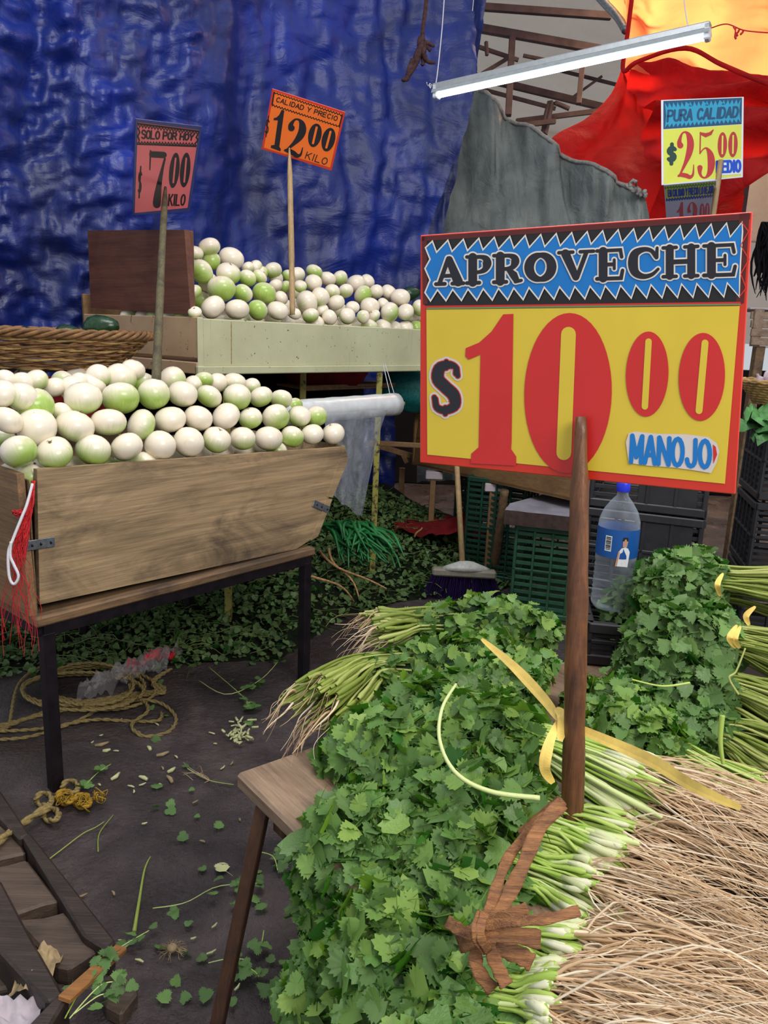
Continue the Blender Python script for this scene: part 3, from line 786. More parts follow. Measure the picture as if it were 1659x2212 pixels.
for u_, v_ in ((.06, KW - .08),): brd('post', pk(u_, v_, 0), UD * .035, VD * .035, Z * (KZ0 - .01), 'yellow_post', stall)
brd('shelf_rail', PL(655, 845, pk(0, .36, 0), VD), UD * .9, VD * .02, Z * .03, 'stall_wood', stall)
for k in range(5): brd('shelf_slat', PL(660, 843, pk(0, .36, 0), VD) + VD * (.07 * k) + UD * .02 * k, UD * .85, VD * .05, Z * .014, 'stall_wood', stall)
brd('lower_rail', PL(800, 962, pk(0, .3, 0), VD), U([1, -.12, -.0]) * .62, VD * .025, Z * .03, 'stall_wood', stall)
# brown board standing on the left side
sb = thing('upright_board', pk(0, 0, KZ1), 'stained brown plank board standing upright on the cream crate\'s left edge', 'board')
b0, b1 = PL(412, 680, pk(-.0, 0, 0), UD), PL(196, 665, pk(0, 0, 0), UD)
t0, t1 = PL(398, 496, pk(0, 0, 0), UD), PL(189, 498, pk(0, 0, 0), UD)
mb = MW(); mb.add([b0, b1, t1, t0, b0 + UD * .028, b1 + UD * .028, t1 + UD * .028, t0 + UD * .028], [(0, 1, 2, 3), (7, 6, 5, 4), (0, 4, 5, 1), (3, 2, 6, 7), (0, 3, 7, 4), (1, 5, 6, 2)]); mb.build('plank', M['brown_board'], sb, False)
mb = MW(); bevel_box(mb, t0 + UD * .028 - Z * (t0[2] - b0[2]), UD * .02 - VD * .0, VD * .035, Z * (t0[2] - b0[2]), .003); mb.build('end_batten', M['brown_board'], sb, False)
# added dark sheet standing in for the shade below, and goods
o = thing('shade_sheet', pk(.1, .62, .4), 'added dark sheet standing in for the shade under the cream stall', 'cloth')
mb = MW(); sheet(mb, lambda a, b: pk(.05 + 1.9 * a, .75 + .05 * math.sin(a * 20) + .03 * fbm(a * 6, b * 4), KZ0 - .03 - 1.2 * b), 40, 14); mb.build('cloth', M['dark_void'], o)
o = thing('red_sack', D(735, 815, 4.6), 'dark red sack on the shaded shelf under the cream stall', 'sack')
mb = MW(); V_, F_ = lathe_vf([(.02, 0), (.16, .01), (.2, .09), (.17, .17), (.02, .2)], 16)
mb.add(np.array(V_) * [1.3, 1, 1] + PL(700, 835, pk(0, .55, 0), VD), F_); mb.build('sack', M['red_cloth'], o)

# ================================================================== ONIONS
def onion_mesh(k):
    r = random.Random(k); n = 20; prof = []
    for i in range(13):
        t = math.pi * i / 12; rr = math.sin(t) ** .86; z = -math.cos(t) * (.82 + .05 * k)
        if z > .6: rr *= 1 - (z - .6) * .35
        prof.append((max(rr, .02) * .05, z * .05))
    V_, F_ = lathe_vf(prof, n); V_ = np.array(V_)
    a = np.arctan2(V_[:, 1], V_[:, 0]); V_[:, :2] *= (1 + .015 * np.sin(a * 3 + k) + .01 * np.cos(a * 5 + 2 * k))[:, None]
    mb = MB(); mb.add(V_, F_); return mb.mesh('onion', M['onion_skin'])
OM = [onion_mesh(k) for k in range(4)]
def scar_mesh(k):
    mb = MB(); rg = np.random.default_rng(k)
    V_, F_ = lathe_vf([(.0002, .042), (.005, .0415), (.004, .0425), (.0022, .0445), (.001, .045)], 7); mb.add(V_, F_)
    for i in range(3):
        a = rg.uniform(0, 6.28); tube(mb, [(.003 * math.cos(a), .003 * math.sin(a), .043), (.006 * math.cos(a), .006 * math.sin(a), .045), (.009 * math.cos(a + .5), .009 * math.sin(a + .5), .0435)], [.0014, .001, .0004], 3)
    return mb.mesh('dry_tip', M['tip_brown'])
SM = [scar_mesh(k) for k in range(3)]
ORD = 'first second third fourth fifth sixth seventh eighth ninth tenth eleventh twelfth thirteenth fourteenth fifteenth sixteenth seventeenth eighteenth nineteenth'.split()
def onion(p, r, label, group, scar=True, tilt=.5):
    k = random.randrange(4)
    o = inst('onion', OM[k], None, p, (random.gauss(0, tilt), random.gauss(0, tilt), random.uniform(0, 6.28)), (r / .05 * random.uniform(.97, 1.06), r / .05, r / .05 * random.uniform(.9, 1.0)))
    tag(o, label, 'onion', group)
    if scar and random.random() < .6: inst('dry_tip', SM[random.randrange(3)], o)
    return o

# front box geometry -------------------------------------------------
FB = np.array([-1.018, 2.174, 0.]); RZ = 1.034
def pf(u, v, z): return FB + UD * u + VD * v + Z * z
ROWS_F = [
 [.055, 'lowest row, weathered box', [(40,975,78),(118,978,76),(202,972,75),(274,965,70),(346,962,68),(408,955,66),(468,950,62),(524,947,57),(580,947,60),(631,943,50),(675,938,50),(720,937,50)]],
 [.11, 'second row, weathered box', [(16,908,66),(79,923,86),(163,921,82),(235,912,74),(305,918,70),(368,906,68),(428,903,62),(488,899,62),(541,903,52),(596,901,60),(647,899,50),(683,899,48)]],
 [.17, 'third row, weathered box', [(4,850,64),(48,858,68),(77,877,78),(135,892,50),(179,860,80),(261,860,80),(332,851,68),(395,851,64),(452,856,56),(513,857,60),(564,857,52),(608,862,48)]],
 [.30, 'back top row, weathered box', [(12,820,44),(50,826,50),(77,822,54),(118,836,46),(155,838,58),(198,832,62),(212,812,54),(260,817,66),(287,799,52),(309,829,50),(372,820,58),(418,829,40),(440,821,44),(468,827,46),(507,826,50),(544,835,38),(172,824,40),(634,878,42)]]]
placed = []
def clash(p, r, tol=.82):
    return any(np.linalg.norm(p - q[0]) < (r + q[1]) * tol for q in placed)
# back crate
S_ = .5726
ROWS_B = [
 [.055, 'lowest row, cream crate', [(803,897,98),(895,905,90),(972,908,78),(1048,910,82),(1110,920,54),(1172,928,62),(1243,935,60),(1310,930,62),(1370,933,50),(1413,928,46),(1470,915,74),(1530,915,66),(1585,900,66),(735,916,50)]],
 [.13, 'second row, cream crate', [(733,840,62),(835,828,104),(917,845,74),(997,845,92),(1060,862,54),(1158,877,86),(1208,857,72),(1268,880,64),(1215,908,50),(1330,897,54),(1395,895,74),(1447,885,50),(1510,860,76)]],
 [.21, 'third row, cream crate', [(760,763,92),(862,770,92),(934,787,64),(980,782,60),(1040,815,54),(1133,818,50),(1183,804,66),(1252,840,60),(1305,835,58),(1370,850,72),(1420,838,54),(1468,842,64)]],
 [.33, 'top row, cream crate', [(738,692,60),(798,722,68),(873,713,96),(790,670,84),(963,745,54),(1030,758,68),(1042,788,52),(935,750,52),(1120,775,62),(1090,778,54),(1185,763,62),(1235,790,66),(1283,787,58),(1342,808,72),(1385,800,58),(985,770,56),(1075,820,50)]]]

for ROWS, K, org, sc_ in ((ROWS_F, 'weathered', pf, None), (ROWS_B, 'cream', pk, S_)):
    for v_, nm, L in ROWS:
        for i, (x, y, d_) in enumerate(sorted(L)):
            if sc_: x, y, d_ = x * sc_, y * sc_ + 150, d_ * sc_
            p = PL(x, y, org(0, v_ + random.uniform(-.008, .008), 0), VD); r = d_ / 2 * depth(p) / FPX
            placed.append((p, r, K, f'{ORD[i]} white onion from the left, {nm}', f'the {ORD[i]} onion of the {nm}'))
for lay in range(4):
    for iu in range(12):
        for iv in range(8):
            u_ = .02 + iu * .098 + (lay % 2) * .049 + random.uniform(-.008, .008); v_ = .07 + .075 * lay + iv * .098 + random.uniform(-.008, .008)
            if u_ > 1.15 - .05 * lay or v_ > .8 or (lay == 3 and (v_ < .36 or u_ > .62)) or (lay < 2 and v_ > .5): continue
            p = pf(u_, v_, RZ - .045 + lay * .082); r = random.uniform(.043, .05)
            if not clash(p, r): placed.append((p, r, 'weathered', None, None))
    for iu in range(18):
        for iv in range(6):
            u_ = .06 + iu * .1 + (lay % 2) * .05 + random.uniform(-.01, .01); v_ = .08 + .085 * lay + iv * .1 + random.uniform(-.01, .01)
            top = interp(u_, [(0, 3.4), (.3, 3.2), (.5, 2.4), (1.2, 2.), (1.8, 1.2)])
            if u_ > 1.78 or v_ > .6 or lay > top: continue
            p = pk(u_, v_, KZ1 + lay * .08); r = random.uniform(.045, .052)
            if not clash(p, r): placed.append((p, r, 'cream', None, None))
# leave out fillers that other onions hide completely; name the rest after the onion they peek out behind
CI = CM.T
def scr(p, r): c = CI @ (np.array(p) - CO); return 829.5 + FPX * c[0] / -c[2], 1106 - FPX * c[1] / -c[2], r * FPX / -c[2], -c[2]
S2 = [scr(p, r) for p, r, *_ in placed]; buf = np.full((600, 560), -1); zb_ = np.full((600, 560), 99.); tot = {}
YY, XX = np.mgrid[0:600, 0:560]
for i, (x, y, r, z) in enumerate(S2):
    x, y, r = x / 2, y / 2, r / 2
    a, b, c_, d_ = max(int(y - r), 0), min(int(y + r) + 2, 600), max(int(x - r), 0), min(int(x + r) + 2, 560)
    if a >= b or c_ >= d_: continue
    m_ = ((XX[a:b, c_:d_] - x) ** 2 + (YY[a:b, c_:d_] - y) ** 2 < r * r); tot[i] = m_.sum(); k = m_ & (zb_[a:b, c_:d_] > z); buf[a:b, c_:d_][k] = i; zb_[a:b, c_:d_][k] = z
vis = np.bincount(buf[buf >= 0], minlength=len(placed)); used = {}
for i, (p, r, K, lab, ref) in enumerate(placed):
    if lab is None:
        if i not in tot or vis[i] < .10 * tot[i] or vis[i] < 12: continue
        if p[2] < (RZ if K == 'weathered' else KZ1) - .02 and vis[i] < .2 * tot[i]: continue
        x, y = S2[i][:2]; best = min((q for q in range(len(placed)) if placed[q][4] and placed[q][2] == K), key=lambda q: (S2[q][0] - x) ** 2 + (S2[q][1] - y) ** 2)
        dx, dy = x - S2[best][0], y - S2[best][1]; way = ('above' if dy < 0 else 'below') if abs(dy) > abs(dx) else ('right of' if dx > 0 else 'left of')
        lab = f'onion peeking out {way} {placed[best][4]}'
        k = used.get(lab, 0); used[lab] = k + 1
        if k: lab = f'{ORD[k]} ' + lab
    onion(p, r, lab, f'onions heaped in the {K} ' + ('box' if K == 'weathered' else 'crate'), tilt=.5)

# ================================================================== FRONT WEATHERED BOX AND TABLE
bx = thing('wooden_box', pf(0, 0, .56), 'large weathered plywood box with flared end full of onions', 'box')
def fpl(px, py, off=0.): return PL(px, py, pf(0, off, 0), VD)
fr = [fpl(80, 1014), fpl(738, 966), fpl(748, 985), fpl(672, 1165), fpl(640, 1186), fpl(86, 1306)]
mb = MW(); n_f = len(fr); th = VD * .022
mb.add(fr + [q + th for q in fr], [tuple(range(n_f - 1, -1, -1)), tuple(range(n_f, 2 * n_f))] + [(i, (i + 1) % n_f, (i + 1) % n_f + n_f, i + n_f) for i in range(n_f)])
mb.build('front_board', M['box_wood'], bx, False)
# flared end boards (two, with a split between)
for (a, b, c_, d_) in (((742, 962), (750, 992), (716, 1074), (704, 1072)), ((703, 1076), (715, 1078), (684, 1158), (670, 1166))):
    q = [fpl(a[0], a[1], .004), fpl(b[0], b[1], .004), fpl(c_[0], c_[1], .004), fpl(d_[0], d_[1], .004)]
    mb = MW(); mb.add([p - VD * .008 for p in q] + [p + VD * .75 for p in q], [(3, 2, 1, 0), (4, 5, 6, 7)] + [(i, (i + 1) % 4, (i + 1) % 4 + 4, i + 4) for i in range(4)])
    mb.build('end_board', M['box_wood'], bx, False)
# left side: post at the corner, side panel going back
c_t, c_b = fpl(74, 1020), fpl(82, 1330)
def lside(v, z, out=0): return np.array([0, 0, 0]) + pf(0, 0, 0) * [1, 1, 0] + VD * v - UD * out + Z * z
mb = MW(); zt = c_t[2]; zb = .592
q = [lside(0, zb, .0), lside(0, zt, .01), lside(.8, zt + .01, .01), lside(.8, zb, .0)]
mb.add([p - UD * .012 for p in q] + [p - UD * .034 for p in q], [(0, 1, 2, 3), (7, 6, 5, 4)] + [(i, i + 4, (i + 1) % 4 + 4, (i + 1) % 4) for i in range(4)]); mb.build('side_board', M['side_wood'], bx, False)
mb = MW(); bevel_box(mb, lside(0, zb, .014), UD * .014 * -1 + UD * .02, VD * .05, Z * (zt - zb - .02), .002); mb.build('corner_post', M['box_wood_dark'], bx, False)
mb = MW(); bevel_box(mb, pf(0, .78, .6), UD * 1.0, VD * .02, Z * .42, .003); mb.build('back_board', M['box_wood_dark'], bx, False)
mb = MW(); bevel_box(mb, pf(-.03, -.03, .56), UD * 1.16, VD * .85, Z * .032, .006); mb.build('base_board', M['box_wood_dark'], bx, False)
mb = MW(); bevel_box(mb, pf(0, .03, .96), UD * 1.02, VD * .74, Z * .012, .002); mb.build('inner_shelf', M['box_wood_dark'], bx, False)
for pts, w_ in ((((56, 1180), (118, 1170)), .03), (((677, 1087), (711, 1102)), .03)):
    a, b = fpl(*pts[0], -.004), fpl(*pts[1], -.004)
    mb = MW(); bar(mb, a, b, w_, .003, up=tuple(VD)); br = mb.build('steel_bracket', M['steel_grey'], bx, False)
    mb = MW()
    for t in (.2, .5, .85): p = a + (b - a) * t; V_, F_ = lathe_vf([(.0001, .002), (.004, .0015), (.005, 0)], 7); mb.add(np.array(V_)[:, [0, 2, 1]] * [1, -1, 1] + p - VD * .002, F_)
    mb.build('screw', M['steel_dark'], br)
tb = thing('steel_table', pf(0, 0, 0), 'dark steel table frame carrying the weathered onion box', 'table')
for a, b in (((0, 0), (1.12, 0)), ((0, .8), (1.12, .8)), ((0, 0), (0, .8)), ((1.12, 0), (1.12, .8))):
    mb = MW(); bar(mb, pf(a[0], a[1], .54), pf(b[0], b[1], .54), .035, .038); mb.build('frame_bar', M['steel_dark'], tb, False)
for u_, v_ in ((0.012, .0), (1.1, .0), (.012, .8), (1.1, .8)):
    mb = MW(); bar(mb, pf(u_, v_, .0), pf(u_, v_, .53), .038, .038, up=tuple(VD)); mb.build('leg', M['steel_dark'], tb, False)

# red net with white cord on the corner
o = thing('red_net_rag', fpl(70, 1040, -.02), 'torn red net strip with white cord hanging on the box corner', 'net')
mb = MW(); rg = np.random.default_rng(3)
for k in range(70):
    t = rg.uniform(0, 1); a = D(72 + rg.uniform(-3, 3), 1040, 2.22); m_ = D(62 + rg.uniform(-9, 8), 1110 + rg.uniform(-10, 10), 2.18); b = D(40 + rg.uniform(-16, 14), 1200 + rg.uniform(-40, 20), 2.16)
    tube(mb, smooth_path([a, m_, b], 10) + rg.normal(0, .0015, (10, 3)), .0016, 3, False)
for k in range(14): tube(mb, wob(D(56, 1108, 2.17), D(30 + rg.uniform(-2, 4), 1102 + rg.uniform(0, 8), 2.16), 6, .006), .002, 3, False)
mb.build('net_bundle', M['red_net'], o)
mb = MW()
for k in range(26):
    a = D(40 + rg.uniform(-14, 10), 1195, 2.16); b = D(20 + rg.uniform(-20, 70), 1330 + rg.uniform(0, 90), 2.16)
    tube(mb, wob(a, b, 12, .012), .0008, 3, False)
mb.build('loose_thread', M['red_net'], o)
mb = MW(); tube(mb, smooth_path([D(70, 1045, 2.18), D(58, 1090, 2.16), D(46, 1120, 2.15), D(28, 1165, 2.14), D(18, 1195, 2.13), D(20, 1245, 2.13), D(30, 1262, 2.13), D(40, 1245, 2.13), D(30, 1220, 2.13), D(22, 1200, 2.13), D(24, 1170, 2.13)], 60), .0042, 6)
mb.build('white_cord', M['white_cord'], o)

# basket shelf + basket + avocados at the left
bs = thing('shelf_board', D(100, 795, 2.85), 'grey worn shelf board under the wicker basket', 'shelf')
a, b = D(-160, 812, 2.75), D(258, 800, 3.1); mb = MW(); bevel_box(mb, a, b - a, VD * .35 + UD * .0, Z * .04, .004); mb.build('board', M['grey_shelf'], bs, False)
for t in (.02, .9):
    q = a + (b - a) * t + VD * .25; mb = MW(); bar(mb, (q[0], q[1], 0), (q[0], q[1], q[2]), .03, .03, up=(0, 1, 0)); mb.build('leg', M['steel_dark'], bs, False)
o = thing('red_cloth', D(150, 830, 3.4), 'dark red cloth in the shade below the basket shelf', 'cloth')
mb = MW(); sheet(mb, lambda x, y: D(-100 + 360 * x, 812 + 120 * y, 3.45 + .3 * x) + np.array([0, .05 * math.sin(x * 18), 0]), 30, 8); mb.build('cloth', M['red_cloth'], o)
bc = D(60, 757, 2.98); bk = thing('wicker_basket', bc - [0, 0, .05], 'wide shallow brown wicker basket on the grey shelf', 'basket')
BR = .46
def ringpts(r, z, n=72, wv=.0, ph=0., wr=0., fr_=9):
    t = np.linspace(0, 2 * math.pi, n)
    return np.stack([bc[0] + (r + wr * np.cos(fr_ * t + ph)) * np.cos(t), bc[1] + (r * .62 + wr * np.cos(fr_ * t + ph)) * np.sin(t), bc[2] + z + wv * np.sin(fr_ * t + ph)], 1)
for k in range(11):
    f = k / 10; mb = MW()
    for s in range(2): tube(mb, ringpts(BR * (.70 + .30 * f ** .8) + .002 * s, -.055 + .115 * f + .004 * s, 90, .006, k * 1.9 + s * 3.14, .005, 11), .0052, 5, False)
    mb.build('woven_strand', M['wicker'] if k % 3 else M['wicker_pale'], bk)
for s in range(4):
    mb = MW(); tube(mb, ringpts(BR * 1.02, .072, 140, .012, s * math.pi / 2, .012, 14), .008, 6, False); mb.build('braided_rim', M['wicker'], bk)
mb = MW(); sheet(mb, lambda x, y: bc + [BR * .7 * y * math.cos(x * 6.2832), BR * .43 * y * math.sin(x * 6.2832), -.055 + .004 * math.sin(x * 60)], 48, 6); mb.build('basket_base', M['wicker'], bk)
def avocado(p, sc, rot, label):
    prof = [(.001, -.5), (.2, -.47), (.33, -.3), (.36, -.1), (.31, .12), (.22, .32), (.13, .45), (.001, .5)]
    V_, F_ = lathe_vf([(r * sc, z * sc) for r, z in prof], 16); mb = MB(); mb.add(V_, F_); o = mb.build('avocado', M['avocado'], None, True, p, rot); tag(o, label, 'avocado', 'avocados in the wicker basket'); return o
avocado(D(220, 708, 2.98), .145, (0, math.radians(80), -.2), 'glossy dark green avocado at the right rim of the wicker basket')
avocado(D(150, 722, 3.05), .11, (0, math.radians(85), .4), 'green avocado deeper in the wicker basket, beside the glossy one')
avocado(D(60, 726, 3.0), .11, (0, math.radians(85), -.5), 'green avocado near the middle of the wicker basket')
avocado(D(889, 634, 4.75), .12, (0, math.radians(80), .2), 'dark green avocado behind the cream crate\'s onions beside the big sign')

# plastic roll and film
rl = thing('plastic_roll', D(860, 873, 3.55), 'roll of clear plastic bags hanging under the cream crate', 'plastic roll')
ra, rb = D(610, 893, 3.35), D(855, 873, 3.88)
mb = MW(); tube(mb, [ra + (rb - ra) * t for t in np.linspace(0, 1, 16)], .056 + .0012 * np.sin(np.arange(16) * 2.3), 20); mb.build('roll', M['film_roll'], rl)
mb = MW(); ax = U(rb - ra); tube(mb, [rb - ax * .02, rb + ax * .06], .011, 8); mb.build('core_stick', M['stake_pale'], rl)
def film(a, b):
    top = lerp2((700, 893), (838, 885), a); bot = [(716, 1072), (735, 1085), (758, 1100), (782, 1120)]
    bx_, by_ = lerp2((712, 1066), (783, 1120), a)
    px = top[0] + (bx_ - top[0]) * (b ** .75 if a > .5 else b ** .9); py = top[1] + (by_ - top[1]) * b
    p = D(px, py, 3.42 + .3 * a)
    return p + np.array([.1, -1, 0]) * (.025 * math.sin(a * 16 + b * 2) * (.4 + b) + .02 * fbm(a * 5, b * 3, 4))
mb = MW(); sheet(mb, film, 36, 40); mb.build('hanging_film', M['film'], rl)
mb = MW()
for a, b in (((828, 788), (842, 850)), ((832, 786), (852, 852))): tube(mb, [D(*a, 3.95), D(*b, 3.86)], .002, 4)
mb.build('string', M['white_cord'], rl)
# teal net sack
o = thing('teal_net_sack', D(900, 845, 4.6), 'bulging teal net sack behind the plastic roll', 'sack')
mb = MW(); cc = D(905, 838, 4.9)
def ts(a, b):
    th_ = a * 2 * math.pi; ph = b * math.pi; r = 1 + .07 * fbm(a * 6, b * 5, 9)
    return cc + np.array([.27 * r * math.sin(ph) * math.cos(th_), .15 * r * math.sin(ph) * math.sin(th_), .16 * r * math.cos(ph) - .07 * math.cos(th_) * 0])
sheet(mb, ts, 36, 24); mb.build('net_sack', M['teal_net'], o)

# ================================================================== REAR BROWN STALL, BROOM, GREEN CRATES
rs = thing('brown_stall', G(940, 1175, .1), 'low brown wooden stall trough on thin legs behind the big sign', 'stall')
f0, f1 = D(889, 1003, 5.2), D(1235, 1082, 4.05)
f0b, f1b = np.array([f0[0] + .05, f0[1] - .03, f0[2] + .38]), np.array([f1[0] - .0, f1[1], f1[2] + .38])
dv = U(np.array([f0[1] - f1[1], f1[0] - f0[0], 0])); dv = dv if dv[1] > 0 else -dv
for k, (z0, z1) in enumerate(((0, .18), (.185, .38))):
    mb = MW(); q0 = f0 + (f0b - f0) * z0 / .38; q1 = f1 + (f1b - f1) * z0 / .38; h0 = (f0b - f0) * (z1 - z0) / .38; h1 = (f1b - f1) * (z1 - z0) / .38
    q = [q0, q1, q1 + h1, q0 + h0]; mb.add(q + [p + dv * .025 for p in q], [(0, 1, 2, 3), (7, 6, 5, 4)] + [(i, i + 4, (i + 1) % 4 + 4, (i + 1) % 4) for i in range(4)]); mb.build('front_board', M['stall_wood'], rs, False)
mb = MW(); bevel_box(mb, f0, dv * .8, U(f1 - f0) * .02, Z * .38, .003); mb.build('side_board', M['stall_wood'], rs, False)
mb = MW(); bevel_box(mb, f0, dv * .8, f1 - f0, Z * .02, .003); mb.build('bottom_board', M['stall_wood'], rs, False)
for px, t, wd in ((869, 5.5, .04), (936, 5.0, .035), (1065, 4.6, .04)):
    zz = f0[2] - (.0 if px != 936 else .0); q = D(px, 1015 + (px - 890) * .2, t); mb = MW(); bar(mb, (q[0], q[1], 0), (q[0], q[1], max(q[2], .3)), wd, wd, up=(0, 1, 0)); mb.build('leg', M['stall_wood'], rs, False)
    if px > 900: mb = MW(); bevel_box(mb, q + [-.05, -.03, -.03], (.11, 0, 0), (0, .06, 0), (0, 0, .05), .004); mb.build('packing_block', M['paper'], rs, False)
mb = MW(); bar(mb, D(800, 958, 5.3), D(890, 985, 5.3), .035); mb.build('rail', M['stall_wood'], rs, False)
mb = MW(); bar(mb, D(868, 975, 5.3), D(880, 1000, 5.3), .03); mb.build('rail', M['stall_wood'], rs, False)
o = thing('red_tarp_scrap', G(950, 1160, .2), 'crumpled dark red sheet on the floor under the brown stall', 'cloth')
mb = MW(); cc = D(945, 1150, 4.95); sheet(mb, lambda a, b: cc + np.array([-.28 + .56 * a, -.2 + .5 * b, .04 + .05 * fbm(a * 5, b * 5) - .0]), 24, 20); mb.build('sheet', M['red_cloth'], o)

def crate(name, label, o0, ex, ey, ez, nr, ns, mat, group=None, faces='all', t=.012, rim=.03, solid=()):
    """plastic crate: each side has a rim, ribs and slats"""
    o = thing(name, o0, label, 'crate', group); o0, ex, ey, ez = map(lambda q: np.array(q, float), (o0, ex, ey, ez))
    sides = {'front': (o0, ex, ez, U(ey)), 'back': (o0 + ey, ex, ez, -U(ey)), 'left': (o0, ey, ez, U(ex)), 'right': (o0 + ex, ey, ez, -U(ex))}
    for nm, (p, a, h, inn) in sides.items():
        mb = MW(); L_ = np.linalg.norm(a); H_ = np.linalg.norm(h); ua, uh = U(a), U(h)
        bevel_box(mb, p - inn * .008 + uh * (H_ - rim), a, uh * rim, inn * .024, .004)
        mb.build('rim', M[mat], o, False); mb = MW(); bevel_box(mb, p - inn * .006, a, uh * rim, inn * .02, .004)
        mb.build('bottom_rim', M[mat], o, False)
        for k in range(nr + 1):
            w_ = .012; x = (L_ - w_) * k / nr; mb = MW(); bevel_box(mb, p + ua * x - inn * .004, ua * w_, h, inn * .016, .002); mb.build('rib', M[mat], o, False)
        mb = MW()
        bevel_box(mb, p + uh * H_ * .5 - inn * .004, a, uh * .012, inn * .014, .002)
        for k in range(ns):
            y = rim + (H_ - 2 * rim) * (k + .3) / ns; bevel_box(mb, p + uh * y + inn * .004, a, uh * (H_ - 2 * rim) / ns * .5, inn * .005, .0008)
        mb.build('slats', M[mat], o, False)['kind'] = 'stuff'
        if nm in solid:
            mb = MW(); bevel_box(mb, p + ua * L_ * .42 + uh * rim, ua * L_ * .5, uh * (H_ - 2 * rim), inn * .006, .001); mb.build('solid_panel', M[mat], o, False)
    mb = MW(); bevel_box(mb, o0 + U(ez) * .01, ex, ey, U(ez) * .008, .001); mb.build('crate_base', M[mat], o, False)
    return o
g0 = G(1100, 1325, 0); ge_ = U([.955, -.30, 0])
gc = crate('plastic_crate', 'green slatted plastic crate carrying the stone slab', g0, ge_ * .58, np.array([.30, .955, 0]) * .36, Z * .50, 6, 11, 'green_plastic')
st = thing('stone_slab', g0 + Z * .50, 'pale topped stone slab lying on the green crate', 'slab')
s0 = g0 + Z * .505 - ge_ * .06 - np.array([.3, .955, 0]) * .05; mb = MW()
outl = [s0, s0 + ge_ * .75, s0 + ge_ * .75 + np.array([.3, .955, 0]) * .75, s0 + ge_ * .22 + np.array([.3, .955, 0]) * .72, s0 + ge_ * .0 + np.array([.3, .955, 0]) * .18]
def dens(P, k):
    out = []
    for i in range(len(P)):
        for j in range(k): out.append(P[i] + (P[(i + 1) % len(P)] - P[i]) * j / k)
    return out
P_ = dens(outl, 12); P_ = [p + np.array([1, 1, 0]) * .012 * fbm(i * .9, 1) for i, p in enumerate(P_)]; m_ = len(P_)
mb.add(P_ + [p + Z * .075 + np.array([1, 1, 0]) * .008 * fbm(i * .7, 4) for i, p in enumerate(P_)], [(i, (i + 1) % m_, (i + 1) % m_ + m_, i + m_) for i in range(m_)] + [tuple(range(m_ - 1, -1, -1))]); mb.build('broken_edge', M['stone_edge'], st, False)
mb = MW(); mb.add([p + Z * .076 for p in P_], [tuple(range(m_))]); mb.build('top_face', M['stone'], st, False)
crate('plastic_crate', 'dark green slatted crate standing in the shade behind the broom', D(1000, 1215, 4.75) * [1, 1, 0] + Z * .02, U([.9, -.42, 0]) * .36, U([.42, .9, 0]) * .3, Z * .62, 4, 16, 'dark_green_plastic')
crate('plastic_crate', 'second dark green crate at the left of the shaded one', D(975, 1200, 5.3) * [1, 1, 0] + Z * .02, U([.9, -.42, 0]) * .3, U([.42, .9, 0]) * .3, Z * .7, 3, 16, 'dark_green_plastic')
stake('rough_post', 'rough brown wooden post beside the green crate', [G(1065, 1250, .0), D(1078, 1135, 4.3), D(1090, 1060, 4.4)], [.03, .025, .025], M['box_wood_dark'])
# broom
br = thing('broom', G(1000, 1272, 0), 'pale handled broom with purple bristles standing by the green crate', 'broom')
hb = D(999, 1222, 4.35); mb = MW(); tube(mb, [hb, D(987, 1010, 4.55), D(980, 880, 4.7)], [.017, .0165, .016], 10); mb.build('handle', M['stake_pale'], br)
mb = MW(); bevel_box(mb, hb + [-.17, -.03, -.06], (.36, -.02, 0), (0, .06, 0), (0, 0, .045), .01); mb.build('head', plain('broom_head', '#8b8576', .7), br, False)
mb = MW(); V_, F_ = lathe_vf([(.001, .05), (.04, .045), (.1, .02), (.14, 0), (.001, 0)], 14); mb.add(np.array(V_) * [1.1, .35, 1] + hb + [.02, 0, -.02], F_); mb.build('socket', plain('broom_socket', '#b8b7b0', .4, 0, .5, .2, 50, .4), br)
mb = MW(); rg = np.random.default_rng(5)
for k in range(420):
    a = hb + [rg.uniform(-.165, .18), rg.uniform(-.025, .025), -.055]; b = a + [(a[0] - hb[0]) * .35 + rg.normal(0, .006), rg.normal(0, .012), -.15]; tube(mb, [a, (a + b) / 2 + rg.normal(0, .002, 3), b], .0022, 3, False)
t_ = mb.build('bristles', M['purple'], br); t_['kind'] = 'stuff'

# ================================================================== BLACK CRATES, BOTTLE AND THE RIGHT EDGE
kx = U([-.93, .36, 0]); ky = U([.36, .93, 0])
c0 = D(1507, 1230, 2.62); c0 = np.array([c0[0], c0[1], .60])
for k, lab in enumerate(('bottom black crate of the stack behind the cilantro', 'second black crate up behind the cilantro', 'third black crate up, right behind the water bottle', 'topmost black crate of the stack, mostly behind the big sign')):
    p = c0 + Z * (.29 * k - .58) + kx * .38
    crate('plastic_crate', lab, p, -kx * .38, ky * .36, Z * .285, 4, 8, 'black_plastic', 'stacked black crates', solid=('front',))
c1 = D(1625, 1225, 3.05); c1 = np.array([c1[0], c1[1], -.02])
for k, lab in enumerate(('lowest black crate at the right edge', 'second black crate up at the right edge', 'black crate at the right edge with daylight through its slats', 'top black crate at the right edge, under the lettuce')):
    crate('plastic_crate', lab, c1 + Z * .30 * k + [-.02, 0, 0], U([.97, -.24, 0]) * .5, U([.24, .97, 0]) * .36, Z * .29, 5, 9, 'black_plastic', 'black crates at the right edge')
